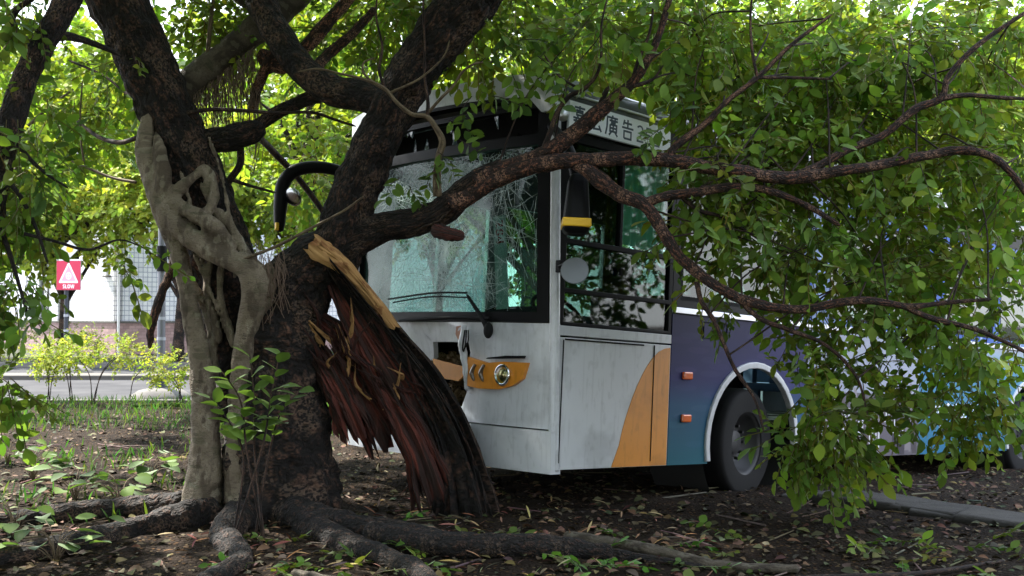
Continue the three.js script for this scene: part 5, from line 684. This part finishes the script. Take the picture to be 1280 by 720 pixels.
{
  // along the verge, on this side of the road
  const vg = 'trees along the verge behind the bus';
  backTree('verge_tree', 'leafy verge tree whose crown fills the gap between limbs of the big tree', -3.3, -16.4, 7, [[0, 5.0, 0, 1.9, 1.3, 18], [0.8, 3.7, 0.4, 1.2, 0.9, 9]], LM.light, SP.mid, 1000, null, { per: 22 });
  backTree('verge_tree', 'leafy verge tree rising over the bus roof front', 0.6, -17.2, 8, [[0, 5.6, 0, 2.3, 1.7, 40], [-1.4, 4.4, 0.5, 1.3, 1, 14]], LM.light, SP.mid, 1010, null, { per: 22 });
  backTree('verge_tree', 'dense verge tree behind the middle of the bus', 4.2, -18.2, 8, [[0, 5.4, 0, 2.6, 2.0, 46], [1.2, 3.4, 0.3, 1.8, 1.2, 18]], LM.light, SP.mid, 1020, null, { per: 22 });
  backTree('verge_tree', 'dense verge tree behind the tail of the bus', 10.2, -18.4, 8, [[0, 5.0, 0, 2.8, 2.3, 48]], LM.light, SP.mid, 1030, null, { per: 22 });
  backTree('verge_tree', 'pale trunked verge tree with open crown left of the strangled trunk', -8.6, -16.6, 6.5, [[0.8, 5.2, 0, 2.0, 1.0, 12]], LM.light, SP.mid, 1040, null, { per: 34, tr: 0.09, tone: M.greylimb });
  // on the lawn across the road, in the sun
  const lg = 'sunlit trees on the lawn across the road', lab = 'sunlit yellow green tree on the lawn across the road';
  [[-15.6, -37.5, 5.2, 2.9], [-11.2, -36.2, 5.6, 2.4], [-7.6, -37, 6.2, 2.6], [-2.5, -38, 6.2, 3.2], [3.2, -37, 7.5, 3.6], [9.6, -37.5, 7.5, 3.6], [15.8, -37, 7.5, 3.6], [-19.5, -39, 6, 3]].forEach(([x, z, y, s], i) => backTree('lawn_tree', lab, x, z, y + 1.5, [[0, y, 0, s, s * 0.62, 34], [0, y + 2.2, -0.4, s * 0.8, s * 0.6, 18]], i % 3 === 2 ? LM.light : LM.yellow, SP.far, 1100 + i * 10, lg, { per: 20, tr: 0.16 }));
  // tall wood behind the building
  for (let i = 0; i < 7; i++) { const r = rng(1300 + i), x = -32 + i * 10.5 + rr(-1.5, 1.5, r); backTree('tall_tree', 'tall full tree standing beyond the tiled building', x, -64 - rr(0, 7, r), 21, [[0, 14.5, 0, 6.4, 6, 50], [0, 6, 0, 5.2, 3, 22]], i % 2 ? LM.light : LM.main, SP.far, 1310 + i * 10, 'tall trees beyond the building', { per: 14, tr: 0.35, scale: 2.3 }); }
  // trees standing round the spot where one looks from: they close off the sky on that side and show in the bus windows
  [[-9, 3.5], [-4.2, 5.5], [1.2, 6.5], [6.2, 4.8], [10.5, 1.5], [-11.5, -3]].forEach(([x, z], i) => backTree('facing_tree', 'full leafy tree on the verge facing the front of the bus', x, z, 7.5, [[0, 5.2, 0, 2.7, 2.6, 34], [0, 2.6, 0.4, 2.2, 1.4, 16]], LM.main, SP.far, 1500 + i * 10, 'trees facing the bus', { per: 22, tr: 0.2 }));
}
// ---------------------------------------------------------------- on the ground: seedling, weeds, litter, fallen sticks, paving
{
  const o0 = P(322, 660, 7.0), gy = ground(o0.x, o0.z), o = thing('seedling', 'young bright green seedling with round leaves at the foot of the strangled trunk', 'plant', V(o0.x, gy, o0.z)), r = rng(400);
  const stems = [[[308, 560], [300, 500], [276, 462]], [[318, 560], [318, 500], [312, 442]], [[330, 550], [338, 500], [350, 440]], [[338, 560], [352, 515], [380, 482]], [[304, 570], [288, 530], [262, 496]]];
  stems.forEach((l, i) => { const pts = [V(o0.x + rr(-0.16, 0.16, r), gy - 0.01, o0.z + rr(-0.1, 0.1, r)), ...l.map(([x, y]) => P(x, y, 7.0 + rr(-0.12, 0.12, r)))], c = new THREE.CatmullRomCurve3(pts, false, 'centripetal');
    wpart(o, 'stem', tube(pts.map((p, k) => [p, 0.009 - k * 0.0018]), { seg: 6, amp: 0.03 }), M.twig);
    for (let k = 0; k < 13; k++) { const t = 0.36 + 0.64 * (k + 0.5) / 13, p = c.getPoint(t), tg = c.getTangent(t), s = k % 2 ? 1 : -1, lf = part(o, 'leaf', leafVariants[(i + k) % 4], leafTone[[2, 0, 2, 0][k % 4]]); leafMatrix(p.sub(o.position), V(s * rr(0.5, 1, r), rr(-0.1, 0.5, r), rr(-0.5, 0.9, r)).addScaledVector(tg, 0.4), rr(0.95, 1.4, r), r, 0.6).decompose(lf.position, lf.quaternion, lf.scale); lf.scale.x *= 1.2; } });
}
{ // broad-leaved weeds on the verge
  const r = rng(420); [[40, 560, 9.5], [95, 585, 8.6], [20, 620, 7.2], [70, 650, 6.4], [150, 600, 8.2], [10, 545, 10.6], [190, 570, 9.4]].forEach(([x, y, d], i) => { const a = P(x, y, d); a.y = ground(a.x, a.z);
    const o = thing('weed', 'low broad leaved weed growing on the soil of the verge', 'weed', a, 'weeds on the verge soil');
    for (let k = 0; k < 16; k++) { const th = rr(0, 6.283, r), L = rr(0.05, 0.3, r), q = V(Math.cos(th) * L, 0.06 + rr(0.02, 0.2, r), Math.sin(th) * L), lf = part(o, 'leaf', leafVariants[k % 4], leafTone[k % 4]); leafMatrix(q, V(Math.cos(th), rr(-0.3, 0.3, r), Math.sin(th)), rr(0.9, 1.6, r), r, 0.4).decompose(lf.position, lf.quaternion, lf.scale); lf.scale.x *= 1.3; part(o, 'stem', tube([[V(0, -0.01, 0), 0.004], [V(q.x * 0.4, q.y * 0.8, q.z * 0.4), 0.003], [q, 0.002]], { seg: 4, amp: 0, ring: 0.06 }), M.paletwig); } });
}
{ // fallen leaves, twigs and grass: uncountable
  const r = rng(430), lay = (name, label, cat, geo, mat, n, place, tones) => { const m = shade(new THREE.InstancedMesh(geo, mat, n)); for (let i = 0; i < n; i++) { const [p, dir, s, tilt] = place(); m.setMatrixAt(i, leafMatrix(p, dir, s, r, tilt)); m.setColorAt(i, col(...tones[Math.floor(r() * tones.length)].map((c) => c * rr(0.7, 1.3, r)))); } m.name = numbered(name); m.userData = { label, category: cat, kind: 'stuff' }; scene.add(m); };
  const spot = () => { const z = -(3.2 + 13 * Math.pow(r(), 1.4)), x = rr(-0.6, 0.6, r) * -z; return V(x, ground(x, z) + 0.012, z); };
  const dry = phys({ color: col(1, 1, 1), vertexColors: true, roughness: 0.9, side: THREE.DoubleSide });
  lay('leaf_litter', 'dry brown fallen leaves scattered over the soil', 'leaf litter', leafVariants[3], dry, 9000, () => [spot(), V(rr(-1, 1, r), rr(-0.15, 0.25, r), rr(-1, 1, r)), rr(0.35, 0.85, r), 0.5], [[0.085, 0.05, 0.026], [0.1, 0.066, 0.034], [0.06, 0.038, 0.022], [0.11, 0.08, 0.035], [0.045, 0.05, 0.02], [0.14, 0.1, 0.05]]);
  const stick = new THREE.CylinderGeometry(0.004, 0.007, 0.4, 5); paint(stick, [1, 1, 1]);
  lay('twig_litter', 'small bare twigs littered over the soil', 'twigs', stick, dry, 260, () => [spot(), V(rr(-1, 1, r), rr(-0.05, 0.1, r), rr(-1, 1, r)), rr(0.4, 1.3, r), 0.2], [[0.12, 0.085, 0.06], [0.17, 0.13, 0.1]]);
  lay('fallen_sprigs', 'fresh green sprigs torn off and dropped on the soil by the bus', 'sprigs', SP.near[0], LM.main, 110, () => { const x = rr(-1.5, 4.2, r), z = -rr(4.2, 7.3, r); return [V(x, ground(x, z) + 0.03, z), V(rr(-1, 1, r), rr(-0.05, 0.15, r), rr(-1, 1, r)), rr(0.6, 1.1, r), 0.4]; }, [[1, 1, 1], [0.8, 0.9, 0.8], [1.3, 1.1, 0.9]]);
  const chip = leafGeo(0.09, 0.014, 0.6, 0.1); paint(chip, [1, 1, 1]);
  lay('wood_chips', 'pale and red wood chips scattered round the snapped trunk', 'wood chips', chip, dry, 420, () => { const th = rr(0, 6.283, r), d = 1.5 * Math.sqrt(r()), x = -0.5 + Math.cos(th) * d * 1.2, z = -7.3 + Math.sin(th) * d; return [V(x, ground(x, z) + 0.02, z), V(rr(-1, 1, r), rr(-0.1, 0.3, r), rr(-1, 1, r)), rr(0.4, 1.5, r), 0.6]; }, [[0.34, 0.2, 0.1], [0.2, 0.08, 0.05], [0.12, 0.07, 0.05], [0.42, 0.28, 0.15]]);
  const blade = leafGeo(0.16, 0.02, 0.2, 0.3); paint(blade, [1, 1, 1]);
  lay('grass', 'short thin grass along the edge of the verge', 'grass', blade, leafMat([0.07, 0.14, 0.02], 0), 9000, () => { const far = r() < 0.8, z = far ? -rr(13.5, 18.8, r) : -rr(7.5, 13, r), x = far ? rr(-12, 2, r) : rr(-6, -2, r); if (!far && fbm(x * 0.8, 1, z * 0.8, 2) < 0.05) return [V(x, ground(x, -16), -17), V(0, 1, 0), 0.5, 1]; return [V(x, ground(x, z), z), V(rr(-0.5, 0.5, r), 1, rr(-0.5, 0.5, r)), rr(0.35, 1.0, r), 1]; }, [[1, 1, 1], [1.4, 1.2, 0.8], [0.7, 0.9, 0.8]]);
}
{ // fallen branches
  const stick = (label, l, mat, o = {}) => { const p = l.map(([x, z, r, dy = 0]) => [V(x, ground(x, z) + r * 0.8 + dy, z), r]), b = p[0][0].clone(), t = thing('fallen_branch', label, 'branch', V(b.x, ground(b.x, b.z), b.z)); wpart(t, 'stem', tube(p, { amp: 0.12, freq: 7, tile: 0.4, ...o }), mat); return t; };
  stick('thick grey fallen branch lying on soil below the driver panel', [[0.35, -6.9, 0.045], [0.8, -6.55, 0.04], [1.2, -6.2, 0.035], [1.6, -6.05, 0.025]], M.greylimb);
  stick('rotten brown log lying beside the snapped trunk', [[-0.9, -6.9, 0.09], [-0.35, -6.6, 0.085], [0.15, -6.5, 0.075], [0.6, -6.45, 0.05]], M.bark);
  stick('long thin bare stick lying across the leaf litter', [[0.9, -5.6, 0.022], [1.6, -5.9, 0.02], [2.2, -6.0, 0.016], [2.9, -6.4, 0.01]], M.twig);
  const t = stick('forked dead branch lying in front of the pale roots', [[-1.2, -6.0, 0.035], [-0.7, -5.7, 0.03], [-0.2, -5.6, 0.022], [0.4, -5.3, 0.012]], M.greylimb);
  wpart(t, 'fork', tube([[V(-0.6, ground(-0.6, -5.68) + 0.03, -5.68), 0.018], [V(-0.35, ground(-0.35, -5.4) + 0.05, -5.4), 0.014], [V(-0.1, ground(-0.1, -5.1) + 0.02, -5.1), 0.008]], { amp: 0.1 }), M.greylimb);
}
{ // rough stone slabs running past the tail of the bus
  const s = new THREE.Group(); s.name = 'stone_path'; s.userData = { kind: 'structure', label: 'path of rough grey stone slabs half sunk in the soil' }; scene.add(s); const r = rng(460);
  const geo = [0, 1, 2].map((k) => { const g = new RoundedBoxGeometry(0.62 + 0.06 * k, 0.12, 0.42, 3, 0.03), p = g.attributes.position; for (let i = 0; i < p.count; i++) { const x = p.getX(i), y = p.getY(i), z = p.getZ(i), f = 1 + 0.12 * n3(x * 5 + k * 9, y, z * 5); p.setXYZ(i, x * f, y + 0.015 * n3(x * 7, k, z * 7), z * f); } g.computeVertexNormals(); return g; });
  for (let i = 0; i < 11; i++) for (let j = 0; j < 2; j++) { const t = i / 10, x = lerp(2.6, 5.4, t) + j * 0.35 + rr(-0.04, 0.04, r), z = lerp(-9.2, -6.3, t) + j * 0.36 + rr(-0.04, 0.04, r), m = part(s, 'slab', geo[(i + j) % 3], M.stone); m.position.set(x, ground(x, z) + rr(-0.02, 0.02, r), z); m.rotation.set(rr(-0.05, 0.05, r), -0.78 + rr(-0.12, 0.12, r), rr(-0.05, 0.05, r)); }
}
renderer.render(scene, camera);
